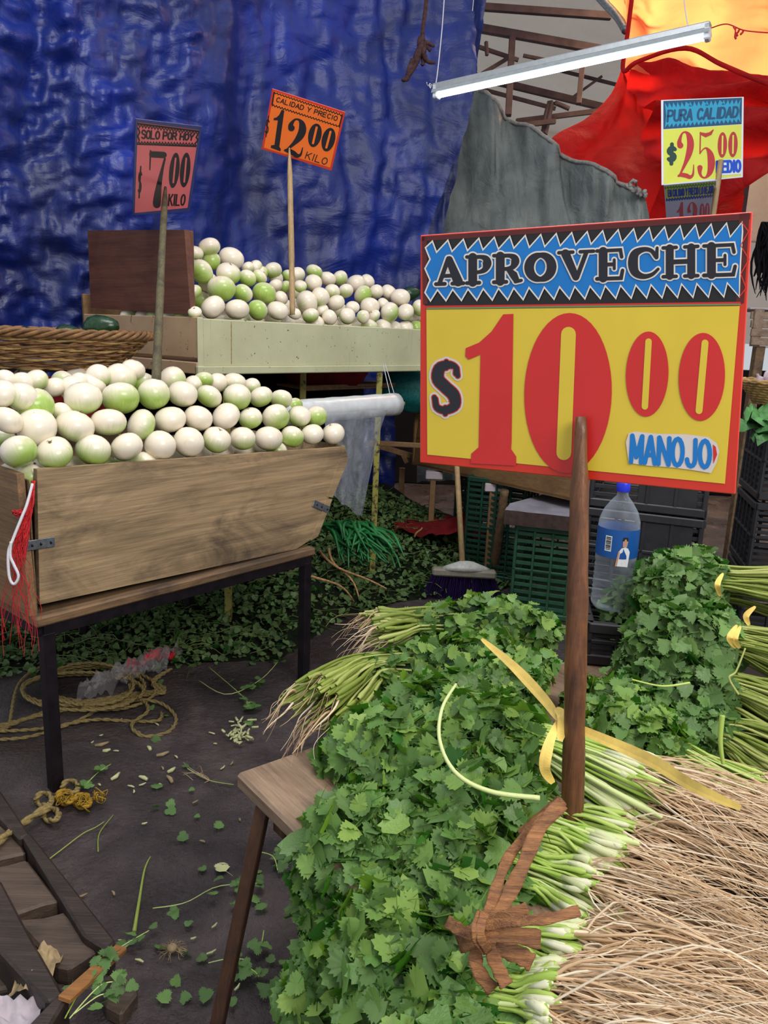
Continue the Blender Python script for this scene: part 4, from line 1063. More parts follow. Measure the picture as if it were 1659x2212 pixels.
# bottle
bt = D(1326, 1240, 2.12); bt = np.array([bt[0], bt[1], .735]); H_ = .335
cb = crate('plastic_crate', 'low black tray crate under the water bottle', bt + [-.08, -.09, -.132], (.3, -.05, 0), (.04, .24, 0), Z * .12, 4, 3, 'black_plastic')
bo = thing('water_bottle', bt, 'large clear plastic bottle with blue cap beside the stake', 'bottle')
prof = [(.002, 0), (.045, .002), (.053, .012)]
for k in range(9): prof += [(.055, .02 + k * .013), (.052, .0265 + k * .013)]
prof += [(.055, .14), (.055, .23), (.054, .25), (.046, .275), (.03, .30), (.0155, .318), (.0145, .328), (.0145, .338)]
V_, F_ = lathe_vf(prof, 28); mb = MB(); mb.add(V_, F_); mb.build('bottle_body', M['bottle_pet'], bo)
V_, F_ = lathe_vf([(.0175, .33), (.018, .332), (.018, .352), (.016, .356), (.001, .356)], 20); mb = MB(); mb.add(V_, F_); mb.build('cap', M['cap_blue'], bo)
mb = MB(); sheet(mb, lambda a, b: np.array([.0562 * math.cos(a * 6.2832), .0562 * math.sin(a * 6.2832), .155 + .078 * b]), 32, 2); lb = mb.build('label_band', M['lab_blue'], bo)
def onb(ang, z, r=.0568): return np.array([r * math.cos(ang), r * math.sin(ang), z])
ca = math.atan2(-bt[1], -bt[0])
def bp(x, z): return onb(ca + x / .056, .155 + z)
mb = MB(); mb.add([bp(-.032, .018), bp(-.014, .018), bp(-.014, .06), bp(-.032, .06)], [(0, 1, 2, 3)]); mb.build('barcode_field', M['c_white'], bo, False)
mb = MB()
for k in range(9): z_ = .022 + k * .004; mb.add([onb(ca + x / .056, .155 + z, .0571) for x, z in ((-.030, z_), (-.016, z_), (-.016, z_ + .0018 + .0006 * (k % 3)), (-.030, z_ + .0018 + .0006 * (k % 3)))], [(0, 1, 2, 3)])
mb.build('barcode', M['s_black'], bo, False)
mb = MB(); mb.add([bp(x, z) for x, z in ((.004, -.02), (.034, -.022), (.036, .02), (.030, .03), (.022, .034), (.012, .03), (.006, .02))], [tuple(range(7))]); mb.build('printed_shirt', M['c_white'], bo, False)
mb = MB(); mb.add([onb(ca + x / .056, .155 + z, .0572) for x, z in ((.015, .034), (.026, .034), (.028, .05), (.021, .056), (.014, .05))], [tuple(range(5))]); mb.add([onb(ca + x / .056, .155 + z, .0572) for x, z in ((.0, -.02), (.005, -.02), (.009, .02), (.005, .022))], [(0, 1, 2, 3)]); mb.build('printed_face', M['skin'], bo, False)
mb = MB(); mb.add([onb(ca + x / .056, .155 + z, .0575) for x, z in ((.013, .05), (.028, .05), (.027, .060), (.015, .060))], [(0, 1, 2, 3)]); mb.build('printed_hair', M['s_black'], bo, False)

# garlic basket on the upper crates
gb = D(1712, 862, 2.86); gk = thing('garlic_basket', gb, 'woven pale basket of garlic at the right edge', 'basket')
for k in range(9):
    mb = MW(); t = np.linspace(0, 2 * math.pi, 60); f = k / 8
    for s in range(2): tube(mb, np.stack([gb[0] + (.13 + .06 * f) * np.cos(t), gb[1] + (.13 + .06 * f) * np.sin(t), gb[2] - .015 + .075 * f + .004 * np.sin(13 * t + k * 2 + s * 3.1)], 1), .0062, 5, False)
    mb.build('woven_strand', M['wicker_pale'], gk)
mb = MW(); sheet(mb, lambda a, b: gb + [.135 * b * math.cos(a * 6.2832), .135 * b * math.sin(a * 6.2832), -.012], 24, 3); mb.build('basket_base', M['wicker_pale'], gk)
prof = [(.001, -.022), (.016, -.021), (.026, -.006), (.024, .008), (.013, .02), (.005, .03), (.004, .042)]
V_, F_ = lathe_vf(prof, 18); V_ = np.array(V_); a_ = np.arctan2(V_[:, 1], V_[:, 0]); V_[:, :2] *= (1 + .07 * np.cos(a_ * 6))[:, None]
mb = MB(); mb.add(V_, F_); GM = mb.mesh('garlic', M['garlic'])
gl = []
for k, (dx, dy, dz) in enumerate([(-.09, -.08, .06), (-.04, -.11, .06), (.03, -.11, .06), (-.12, -.02, .06), (-.07, -.03, .085), (-.02, -.06, .09), (-.1, .05, .07), (-.05, .03, .10), (0, -.01, .115), (.05, -.05, .09), (-.06, -.06, .115), (-.02, .04, .12), (-.1, -.02, .1), (-.065, 0, .13)]):
    o = inst('garlic_bulb', GM, None, gb + [dx, dy, dz - .02], (random.uniform(-1, 1), random.uniform(-1, 1), random.uniform(0, 6)), 1.05)
    gl.append((o, proj(gb + [dx, dy, dz])))
for k, (o, q) in enumerate(sorted(gl, key=lambda t: t[1][0])): tag(o, f'{ORD[k]} purplish white garlic bulb in the pale basket, counted from the big sign', 'garlic', 'garlic bulbs in the pale basket')
# lettuce
lt = thing('lettuce_head', D(1668, 925, 2.75), 'ragged green lettuce head on the black crate at the right edge', 'lettuce')
rg = np.random.default_rng(11)
for k in range(16):
    mb = MW(); c_ = D(1672, 925, 2.75); az = rg.uniform(0, 6.28); el = rg.uniform(-.5, 1.0); d_ = np.array([math.cos(az) * math.cos(el), math.sin(az) * math.cos(el), math.sin(el)]); s_ = U(np.cross(d_, Z)); n_v = np.cross(s_, d_)
    def lf(a, b, d_=d_, s_=s_, n_v=n_v, k=k):
        w_ = .055 * math.sin(math.pi * min(b * .85 + .12, 1)) ; return c_ + d_ * b * .12 + s_ * (a - .5) * 2 * w_ + n_v * (.03 * (1 - (a - .5) ** 2 * 4) * b + .012 * math.sin(a * 18 + b * 9 + k) * b)
    sheet(mb, lf, 12, 8); mb.build('leaf', M['lettuce'], lt)
# wooden fruit crate at far right
wc = thing('fruit_crate', D(1700, 740, 4.2), 'slatted wooden fruit crate behind the garlic at the right edge', 'crate')
for k in range(4):
    for dz_, ex_ in ((0, (.7, 0, 0)),):
        mb = MW(); bevel_box(mb, D(1622, 745 - k * 19, 4.2), (.7, -.05, 0), (0, .015, 0), (0, 0, .038), .002); mb.build('slat', M['bench_wood'], wc, False)
for x in (0, .25, .5): mb = MW(); bevel_box(mb, D(1624, 748, 4.2) + [x + .0, .015, 0], (.05, 0, 0), (0, .02, 0), (0, 0, .2), .002); mb.build('slat', M['bench_wood'], wc, False)
mb = MW(); bevel_box(mb, D(1620, 668, 4.2), (.8, -.05, 0), (0, .35, 0), (0, 0, .01), .002); mb.build('lid', M['paper'], wc, False)
mb = MW(); q = D(1640, 748, 4.25); bar(mb, (q[0], q[1], 0), (q[0], q[1], q[2]), .05, up=(0, 1, 0)); bar(mb, (q[0] + .5, q[1], 0), (q[0] + .5, q[1], q[2]), .05, up=(0, 1, 0)); mb.build('trestle', M['box_wood_dark'], wc, False)
o = thing('hanging_dried_bunch', D(1645, 590, 4.5), 'dark dried herb bunch hanging at the bright right edge', 'herbs'); mb = MW()
for k in range(60):
    a = D(1650 + rg.uniform(-5, 14), 480, 4.4); b = D(1648 + rg.normal(0, 14), 560 + rg.uniform(-30, 90), 4.4); tube(mb, wob(a, b, 8, .02), [.004, .004, .005, .006, .007, .007, .005, .002], 4, False)
t_ = mb.build('dried_stems', M['dark_void'], o); t_['kind'] = 'stuff'
o = thing('street_pole', G(1605, 460, 0) if False else np.array([D(1602, 450, 6)[0], D(1602, 450, 6)[1], 0]), 'dark upright pole under the red tarp at the right', 'pole'); mb = MW()
q = D(1602, 440, 6.); bar(mb, (q[0], q[1], 0), (q[0], q[1], q[2] + .3), .06, up=(0, 1, 0)); mb.build('pole', M['truss'], o, False)
mb = MB(); bevel_box(mb, D(1570, 520, 9.), (3, 0, 0), (0, .1, 0), (0, 0, .75), .01); tag(mb.build('trim_1', M['roof_sheet'], None, False), 'pale beige hall wall strip beyond the red tarp', kind='structure')

# ================================================================== SIGNS
# --- big sign
B_ = Sign('price_sign', 'big laminated red yellow blue price sign reading APROVECHE 10.00 MANOJO', [(908, 508), (1626, 457), (1588, 1068), (907, 999)], 1.36, .006, M['s_red'])
B_.poly([(917, 514), (1616, 464), (1601, 652), (918, 660)], M['s_black'], 'header_band', 1)
B_.poly([(911, 511), (1621, 461), (1620, 474), (911, 521)], M['s_maroon'], 'tape_strip', 2)
B_.poly([(1597, 462), (1619, 460), (1607, 655), (1590, 655)], M['s_maroon'], 'tape_strip', 2)
B_.poly([(911, 511), (922, 512), (924, 656), (914, 658)], M['s_maroon'], 'tape_strip', 2)
B_.poly([(921, 661), (1600, 652), (1600, 656), (921, 665)], M['s_digit'], 'header_line', 3)
B_.poly([(921, 665), (1600, 656), (1600, 659), (921, 668)], M['l_green'], 'header_line', 3)
B_.poly([(921, 669), (1598, 661), (1566, 1045), (923, 982)], M['s_yellow'], 'yellow_field', 2)
top = teeth((934, 521), (1603, 480), (943, 545), (1577, 512), 20)[:-1] + [(1603, 480)]
bot = teeth((930, 650), (1597, 641), (945, 626), (1571, 611), 20)
left = [(919, 535), (929, 560), (918, 580), (929, 605), (918, 632)]
out_ = [(919, 535)] + top + [(1604, 500), (1600, 560), (1598, 600)] + bot[::-1] + left[::-1][:-1]
B_.poly(out_, M['s_blue'], 'zigzag_banner', 4)
B_.strokes([[(x, y, 3.2) for x, y in out_ + [out_[0]]]], M['s_white'], 'zigzag_outline', 5)
B_.strokes([[(1602, 480, 2.4), (1617, 500, 2.4), (1600, 530, 2.4), (1618, 560, 2.4), (1600, 592, 2.4), (1612, 622, 2.4), (1598, 640, 2.4)]], M['s_red'], 'zigzag_outline', 5)
xs = [(120, 265), (264, 386), (388, 528), (538, 686), (690, 860), (858, 1000), (1006, 1165), (1168, 1345), (1347, 1520)]
bxs = [((a - 120) / 1400., (b - 120) / 1400.) for a, b in xs]
cv = lambda x, y: (880 + x * .4696, 440 + y * .4696)
put_text(B_, 'APROVECHE', cv(120, 244), cv(1520, 178), cv(120, 378), cv(1520, 334), 0, M['s_letter'], 'header_lettering', 6, 'fat', boxes=bxs, outline=(M['s_white'], 3.4))
# digits
B_.poly([(1087, 679), (1109, 678), (1105, 955), (1104, 970), (1115, 986), (1115, 1006), (1017, 1001), (1018, 980), (1034, 966), (1036, 860), (1038, 766), (1012, 777), (1005, 770), (1006, 752), (1035, 740), (1062, 716)], M['s_digit'], 'digit', 4)
def ell(cx, cy, rx, ry, sh=0., n=48): return [(cx + rx * math.cos(a) - sh * math.sin(a) * ry, cy + ry * math.sin(a)) for a in [2 * math.pi * i / n for i in range(n)]]
B_.poly(ell(1227, 849, 94.5, 173, .02), M['s_digit'], 'digit', 4); B_.strokes([[(1228, 722, 32), (1218, 978, 32)]], M['s_yellow'], 'digit_counter', 5)
B_.poly(ell(1398, 808, 46, 92, .03), M['s_digit'], 'digit', 4); B_.strokes([[(1401, 738, 14), (1393, 878, 14)]], M['s_yellow'], 'digit_counter', 5)
B_.poly(ell(1516, 814, 50, 95, .03), M['s_digit'], 'digit', 4); B_.strokes([[(1523, 741, 15), (1510, 887, 15)]], M['s_yellow'], 'digit_counter', 5)
dol = [[(986, 806, 12), (984, 793, 10), (970, 788, 15), (950, 795, 22), (946, 818, 24), (962, 836, 24), (980, 854, 24), (982, 876, 20), (962, 886, 15), (944, 880, 12), (940, 862, 10)], [(964, 781, 8), (964, 795, 8)], [(962, 880, 8), (962, 894, 8)], [(987, 795, 8), (989, 812, 8)], [(938, 858, 8), (940, 874, 8)]]
dol = [[tuple(q) for q in smooth_path(st, 40)] if len(st) > 4 else st for st in dol]
B_.strokes(dol, M['s_stick'], 'dollar_sign', 3, 7); B_.strokes(dol, M['s_red'], 'dollar_sign', 4, 2.6); B_.strokes(dol, M['s_letter'], 'dollar_sign', 5, 0.6)
B_.poly([(1352, 955), (1358, 936), (1372, 932), (1420, 937), (1480, 938), (1530, 944), (1549, 958), (1554, 975), (1548, 1000), (1536, 1022), (1500, 1016), (1455, 1010), (1400, 1006), (1358, 1000)], M['s_stick'], 'sticker', 5)
B_.poly([(1540, 960), (1546, 965), (1549, 982), (1541, 1002)], M['s_digit'], 'sticker_mark', 6)
put_text(B_, 'MANOJO', (1366, 941), (1534, 953), (1363, 998), (1533, 1010), .17, M['s_blue'], 'unit_lettering', 6, 'sans', gap=.36)
stn = B_.P(1262, 900, 0) + B_.n * .0165
stk = stake('stake', 'thick dark brown wooden stake holding the big sign', [G(1235, 1830, .62), D(1242, 1515, 1.22), D(1252, 1200, 1.2), stn * 1.0 + np.array([0, 0, -.0])], [.0185, .0185, .0182, .0178, .0175, .017, .0165, .0155, .012, .009], M['stake'], n=14)
mb = MW(); q0, q1 = B_.P(1256, 1000, 0) + B_.n * .0375, B_.P(1264, 895, 0) + B_.n * .026
pts = smooth_path([D(1262, 1065, 1.16), D(1262, 1000, 1.162), D(1263, 905, 1.172)], 8)
# --- 7.00
S7 = Sign('price_sign', 'pink price card with blue edge reading SOLO POR HOY 7.00 KILO', [(293, 256), (436, 273), (411, 457), (286, 465)], 2.72, .003, M['p_border'])
S7.poly([(298, 264), (430, 281), (405, 449), (291, 460)], M['p_pink'], 'pink_field', 1)
S7.poly([(298, 265), (430, 282), (430, 286), (298, 269)], M['s_black'], 'header_band', 2); S7.poly([(297, 310), (424, 314), (424, 318), (296, 313)], M['s_black'], 'header_band', 2)
for a0_, a1_, b0_, b1_ in (((299, 268), (430, 285), (302, 275), (427, 291)), ((297, 311), (424, 315), (300, 306), (422, 309))):
    pts_ = teeth(a0_, a1_, b0_, b1_, 20); S7.strokes([[(x, y, 2.2) for x, y in pts_]], M['s_black'], 'zigzag_outline', 3)
S7.strokes([[(299, 277, 3), (302, 286, 3), (298, 294, 3), (301, 303, 3)], [(427, 292, 3), (424, 297, 3), (428, 302, 3), (424, 308, 3)]], M['s_black'], 'zigzag_outline', 3)
put_text(S7, 'SOLO POR HOY', (307, 281), (419, 291), (306, 299), (417, 303), .18, M['s_letter'], 'header_lettering', 3, gap=.28)
put_text(S7, '7', (325, 323), (359, 325), (322, 452), (358, 452), 0, M['s_letter'], 'digit', 3, 'fat')
pz = put_text(S7, '00', (370, 330), (414, 330), (362, 407), (408, 404), 0, M['s_letter'], 'digit', 3, 'fat', gap=.08); put_polys(S7, pz, M['s_letter'], M['p_pink'], 3)
put_text(S7, '$', (301, 366), (307, 366), (298, 421), (304, 421), .05, M['s_letter'], 'dollar_sign', 3)
put_text(S7, 'KILO', (366, 420), (401, 421), (364, 444), (398, 443), .13, M['s_letter'], 'unit_lettering', 3, gap=.35)
e0 = S7.P(352, 400, 0) + S7.n * .014
stake('stake', 'mossy dark stake through the weathered box onions holding the pink card', [D(337, 830, 2.66), D(342, 640, 2.68), D(346, 470, 2.69), e0], [.016, .0155, .015, .015, .014, .013, .006], M['stake_mossy'])
# --- 12.00
S12 = Sign('price_sign', 'tilted orange price card with red edge reading CALIDAD Y PRECIO 12.00 KILO', [(588, 191), (746, 242), (716, 369), (565, 322)], 3.5, .003, M['o_border'])
S12.poly([(592, 197), (740, 246), (713, 362), (570, 319)], M['o_orange'], 'orange_field', 1)
for a0_, a1_, b0_, b1_ in (((593, 199), (739, 247), (595, 202.5), (736, 250)), ((588, 229), (733, 275), (591, 226), (732, 271.5))):
    S12.strokes([[(x, y, 1.9) for x, y in teeth(a0_, a1_, b0_, b1_, 24)]], M['s_black'], 'zigzag_outline', 2)
S12.strokes([[(592, 200, 3), (588, 226, 3)], [(739, 250, 3), (733, 273, 3)]], M['s_black'], 'zigzag_outline', 2)
put_text(S12, 'CALIDAD Y PRECIO', (599, 210), (730, 252), (596, 219), (727, 261), .2, M['s_letter'], 'header_lettering', 3, gap=.34)
pz = put_text(S12, '1', (594, 233), (618, 240), (582, 318), (606, 327), 0, M['s_letter'], 'digit', 3, 'fat'); put_polys(S12, pz, M['s_letter'], M['o_orange'], 3)
put_text(S12, '2', (625, 249), (668, 262), (608, 330), (652, 345), 0, M['s_letter'], 'digit', 3, 'fat')
pz = put_text(S12, '00', (672, 263), (730, 281), (661, 313), (716, 331), 0, M['s_letter'], 'digit', 3, 'fat', gap=.08); put_polys(S12, pz, M['s_letter'], M['o_orange'], 3)
put_text(S12, '$', (576, 254), (583, 256), (572, 290), (578, 292), .06, M['s_letter'], 'dollar_sign', 3)
put_text(S12, 'KILO', (664, 328), (709, 343), (659, 342), (704, 356), .13, M['s_letter'], 'unit_lettering', 3, gap=.35)
e0 = S12.P(626, 318, 0) + S12.n * .012
stake('stake', 'slim pale cane through the cream crate onions holding the orange card', [D(632, 680, 3.62), D(630, 560, 3.58), D(627, 420, 3.52), e0], [.014, .014, .0145, .014, .013, .012, .003], M['stake_pale'])
# --- 25.00
S25 = Sign('price_sign', 'yellow and blue price sign reading PURA CALIDAD 25.00 MEDIO', [(1429, 216), (1607, 209), (1605, 383), (1430, 400)], 3.2, .004, M['c_white'])
S25.poly([(1433, 218), (1603, 211), (1602, 268), (1433, 279)], M['c_navy'], 'header_band', 1)
o25 = teeth((1436, 222), (1600, 214), (1443, 233), (1594, 225), 18) + [(1597, 240)] + teeth((1436, 276), (1600, 265), (1443, 267), (1594, 257), 18)[::-1] + [(1439, 250)]
S25.poly(o25, M['c_cyan'], 'zigzag_banner', 2)
S25.poly([(1433, 280), (1602, 269), (1601, 380), (1434, 398)], M['c_yellow'], 'yellow_field', 1)
put_text(S25, 'PURA CALIDAD', (1444, 239), (1596, 231), (1442, 262), (1593, 252), .2, M['c_navy'], 'header_lettering', 3, gap=.3)
put_text(S25, '25', (1461, 282), (1545, 278), (1460, 390), (1545, 387), 0, M['c_red'], 'digit', 3, 'fat', gap=.06)
pz = put_text(S25, '00', (1551, 286), (1594, 284), (1550, 341), (1593, 339), 0, M['c_red'], 'digit', 3, 'fat', gap=.14); put_polys(S25, pz, M['c_red'], M['c_yellow'], 3)
put_text(S25, '$', (1444, 316), (1459, 315), (1443, 350), (1458, 349), .24, M['dg'], 'dollar_sign', 3)
S25.poly([(1555, 345), (1601, 343), (1601, 376), (1555, 379)], M['c_white'], 'sticker', 3)
put_text(S25, 'MEDIO', (1549, 349), (1599, 347), (1549, 372), (1599, 370), .24, M['c_blue'], 'unit_lettering', 4, gap=.3)
# --- lower white sign 12.00
S13 = Sign('price_sign', 'lavender card reading EN CALIDAD Y PRECIO LO MEJOR 12.00, below the 25.00 sign', [(1434, 400), (1548, 390), (1538, 520), (1444, 530)], 3.26, .003, M['c_lav'])
S13.poly([(1437, 402), (1545, 392), (1541, 422), (1440, 432)], M['c_yellow'], 'header_band', 1)
S13.strokes([[(x, y, 2.5) for x, y in teeth((1440, 434), (1541, 425), (1440, 430), (1541, 420), 18)]], M['c_blue'], 'zigzag_outline', 2)
S13.strokes([[(x, y, 2.5) for x, y in teeth((1437, 404), (1545, 394), (1437, 408), (1545, 399), 18)]], M['l_green'], 'zigzag_outline', 2)
put_text(S13, 'EN CALIDAD Y PRECIO LO MEJOR', (1443, 411), (1541, 402), (1444, 425), (1540, 417), .16, M['c_blue'], 'header_lettering', 2, gap=.3)
pz = put_text(S13, '1', (1462, 438), (1478, 436), (1463, 510), (1479, 508), 0, M['c_pink'], 'digit', 2, 'fat'); put_polys(S13, pz, M['c_pink'], M['c_white'], 2)
put_text(S13, '2', (1484, 436), (1508, 434), (1484, 506), (1508, 504), 0, M['c_pink'], 'digit', 2, 'fat')
pz = put_text(S13, '00', (1512, 440), (1534, 438), (1511, 478), (1532, 476), 0, M['c_pink'], 'digit', 2, 'fat', gap=.1); put_polys(S13, pz, M['c_pink'], M['c_lav'], 2)
e0 = S25.P(1552, 347, 0) + S25.n * .013
stake('stake', 'flat pale wooden slat holding the 25.00 sign', [np.array([e0[0] - .02, e0[1] + .02, 0.0]), e0 * .5 + np.array([e0[0] - .02, e0[1] + .02, 0.0]) * .5, e0], [.013, .013, .013, .012], M['stake_pale'], n=4)
# ================================================================== CILANTRO
def leaf_outline(n, seed):
    rg = np.random.default_rng(seed); A = np.linspace(-2.15, 2.15, n); out = [(0, 0)]
    for i, a in enumerate(A):
        lobe = .60 + .42 * abs(math.cos(a * 1.5)) ** .75
        r = lobe * (1 - .2 * (i % 2)) * (1 + rg.normal(0, .04)) * .6
        out.append((r * math.sin(a) * 1.05, .46 + r * math.cos(a)))
    return np.array(out)


def leaf_template(n, seed, ring=True):
    o = leaf_outline(n, seed); m = len(o); c = np.array([0, .42]); rg = np.random.default_rng(seed + 50)
    cup = rg.uniform(-.5, .35); fold = rg.uniform(.1, .5); rip = rg.uniform(.03, .08)
    def z(p): return cup * ((p[:, 1] - .3) ** 2) + fold * np.abs(p[:, 0]) * .5 + rip * np.sin(p[:, 0] * 11 + seed) * np.cos(p[:, 1] * 8)
    if ring:
        inn = c + (o - c) * .55; P = np.concatenate([o, inn, [c]])
        F = [(i, (i + 1) % m, m + (i + 1) % m, m + i) for i in range(m)]; T = [(m + i, m + (i + 1) % m, 2 * m) for i in range(m)]
        tris = []
        for a, b, c_, d in F: tris += [(a, b, c_), (a, c_, d)]
        tris += T
    else:
        P = np.concatenate([o, [c]]); tris = [(i, (i + 1) % m, m) for i in range(m)]
    V_ = np.concatenate([P, z(P)[:, None]], 1); V_[:, 2] -= V_[0, 2]
    return V_, np.array(tris)
LT_HI = [leaf_template(29, k, False) for k in range(7)]; LT_LO = [leaf_template(19, k, False) for k in range(6)]
def leaf_me(k, mat):
    V_, T = LT_HI[k]; mb = MB(); mb.add(V_, T); tube(mb, [(0, .02, -.004), (0.02, -.3, -.03), (.05, -.62, -.1)], [.018, .014, .012], 3, False); return mb.mesh('leaf', M[mat])
LEAF = {m_: [leaf_me(k, m_) for k in range(7)] for m_ in ('leaf', 'leaf_deep')}


def frames(T, Nn):
    T = T / np.linalg.norm(T, axis=1)[:, None]; Nn = Nn - (Nn * T).sum(1)[:, None] * T; Nn /= np.linalg.norm(Nn, axis=1)[:, None] + 1e-9
    B = np.cross(T, Nn); return np.stack([B, T, Nn], 2)


def bake(mb, temps, pos, R3, sc):
    k = RNG.integers(0, len(temps), len(pos))
    for t in range(len(temps)):
        s = k == t
        if not s.any(): continue
        V_, T = temps[t]; W = np.einsum('nij,vj->nvi', R3[s], V_) * sc[s][:, None, None] + pos[s][:, None, :]
        nv = len(V_); mb.add(W.reshape(-1, 3), (T[None] + (np.arange(s.sum()) * nv)[:, None, None]).reshape(-1, 3))


def bunch(name, label, group, tie, tip, R_, base=None, nl=560, ni=110, nst=26, nrt=120, lsz=.043, rmass=True, mat='leaf', flat_=.85, droop=.03, root_len=.28, root_dir=None, cat='cilantro', dull=False, rt_show=26, spread=.035, tmin=.10):
    tie, tip = np.array(tie), np.array(tip); ax_ = tip - tie; L_ = np.linalg.norm(ax_); a = U(ax_)
    o = thing(name, tie, label, cat, group)
    s = U(np.cross(a, Z)); u = np.cross(s, a)
    def cen(t): return tie + ax_ * t[:, None] - Z * (droop * t ** 2)[:, None]
    def rad(t): return R_ * (.32 + .68 * np.clip(t / .45, 0, 1) ** .8) * np.sqrt(np.clip(1 - np.clip((t - .62) / .5, 0, 1) ** 2, .02, 1))
    n = nl; t = RNG.uniform(tmin, 1.10, n); ph = RNG.uniform(0, 2 * math.pi, n)
    d = np.cos(ph)[:, None] * s + np.sin(ph)[:, None] * u * flat_
    pos = cen(t) + d * (rad(t) * RNG.uniform(.72, 1.12, n))[:, None] + RNG.normal(0, .006, (n, 3))
    end = np.clip((t - .7) / .4, 0, 1)[:, None]
    Nn = d * .9 * (1 - end * .6) + a * end * .9 + Z * .35 + RNG.normal(0, .38, (n, 3))
    Tt = a * .55 + d * .35 + Z * -.35 * (t[:, None]) + RNG.normal(0, .5, (n, 3))
    R3 = frames(Tt, Nn); sc = lsz * RNG.uniform(.6, 1.25, n)
    pos = pos - R3[:, :, 1] * (sc * .5)[:, None]
    # keep nearest, camera-facing leaves as parts of their own
    tc = CO - pos; tc /= np.linalg.norm(tc, axis=1)[:, None]; dn_ = d / np.linalg.norm(d, axis=1)[:, None]
    score = (dn_ * tc).sum(1) * rad(t) / R_ + end[:, 0] * (a * tc).sum(1); idx = np.argsort(-score)[:int(ni * 1.6)]; idx = RNG.permutation(idx)[:ni]
    mask = np.ones(n, bool); mask[idx] = False
    core = MW(); bake(core, LT_LO, pos[mask], R3[mask], sc[mask])
    # leaf stalks reaching out between the leaves
    for k in range(max(8, nl // 14)):
        t0 = RNG.uniform(.0, .6); t1 = min(t0 + RNG.uniform(.2, .5), 1.1); p_ = RNG.uniform(0, 6.28); dd = math.cos(p_) * s + math.sin(p_) * u * flat_
        q0 = cen(np.array([t0]))[0] + dd * rad(np.array([t0]))[0] * .6; q1 = cen(np.array([t1]))[0] + dd * rad(np.array([t1]))[0] * RNG.uniform(.9, 1.12)
        tube(core, wob(q0, q1, 6, .006), .0012, 3, False)
    f = core.build('foliage', M[mat], o); f['kind'] = 'stuff'
    # shaded inner mass so that the bunch is dense
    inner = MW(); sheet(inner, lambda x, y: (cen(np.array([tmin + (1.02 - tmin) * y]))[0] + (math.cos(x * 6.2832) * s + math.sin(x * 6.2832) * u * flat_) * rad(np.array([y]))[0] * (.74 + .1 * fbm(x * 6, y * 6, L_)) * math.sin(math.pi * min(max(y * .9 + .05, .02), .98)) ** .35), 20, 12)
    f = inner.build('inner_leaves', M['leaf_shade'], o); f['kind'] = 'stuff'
    tl = np.array(o.location)
    for i in idx:
        m3 = Matrix(R3[i].tolist()).to_4x4(); lo = bpy.data.objects.new('leaf', LEAF[mat][RNG.integers(0, 7)]); C.objects.link(lo); lo.parent = o
        lo.matrix_local = Matrix.Translation(Vector((pos[i] - tl).tolist())) @ m3 @ Matrix.Scale(float(sc[i]), 4)
    if base is None: return o
    base = np.array(base); bx = base - tie; bl = np.linalg.norm(bx); ba = U(bx); bs = U(np.cross(ba, Z)); bu = np.cross(bs, ba)
    rd = U(root_dir) if root_dir is not None else ba
    stuff = MW(); ends = []
    for k in range(nst + nst * 2):
        p_ = RNG.uniform(0, 6.28); q = math.sqrt(RNG.uniform(0, 1)); top_ = k < nst
        if top_: p_ = RNG.uniform(-.3, math.pi + .3); q = RNG.uniform(.8, 1.08)
        e = (math.cos(p_) * bs + math.sin(p_) * bu * .8) * q
        e0 = (math.cos(p_) * s * -1 + math.sin(p_) * u * .8) * q if np.dot(s, bs) < 0 else (math.cos(p_) * s + math.sin(p_) * u * .8) * q
        st_ = cen(np.array([RNG.uniform(.15, .4)]))[0] + e0 * R_ * .62
        en = tie + ba * bl * RNG.uniform(.72, 1.08) + e * spread * 1.7
        P = smooth_path([st_, tie + e * spread + RNG.normal(0, .003, 3), tie + ba * bl * .45 + e * spread * 1.35 + RNG.normal(0, .004, 3), en], 9)
        r0 = RNG.uniform(.0018, .0032); rr = np.array([r0 * .7, r0 * .8, r0 * .9, r0, r0 * 1.1, r0 * 1.25, r0 * 1.5, r0 * 1.9, r0 * 1.1]) * (1.25 if top_ else 1)
        ends.append((P[-1], U(P[-1] - P[-3]), rr[-2], top_))
        if top_:
            mb = MW(); tube(mb, P, rr, 6, False); so = mb.build('stem', M['stem_dull' if dull else 'stem'], o)
            if RNG.uniform() < (.0 if dull or cat == 'x' else .65):
                mb = MW(); tube(mb, P[-4:] + (P[-1] - P[-2]) * .12, [rr[-4] * 1.02, rr[-3] * 1.12, rr[-2] * 1.1, rr[-1] * .5], 7); mb.build('bulb', M['bulb'], so)
        else: tube(stuff, P, rr, 4, False)
    f = stuff.build('inner_stems', M['stem_dull' if dull else 'stem'], o); f['kind'] = 'stuff'
    stuff = MW()
    if nrt and rmass:
        rl_ = root_len * .8; c0_ = tie + ba * bl * .95; rs_ = U(np.cross(rd, Z)); mm = MW()
        sheet(mm, lambda x, y: c0_ + rd * rl_ * y + rs_ * (x - .5) * 2 * spread * (1.5 + 1.6 * y) + Z * (spread * .55 * (1 - (2 * x - 1) ** 2) * (1 - .5 * y) - .035 * y * y - .012 + .012 * fbm(x * 9, y * 2.5, L_ * 9)), 24, 10)
        f = mm.build('root_mass', M['root_mat'], o); f['kind'] = 'stuff'
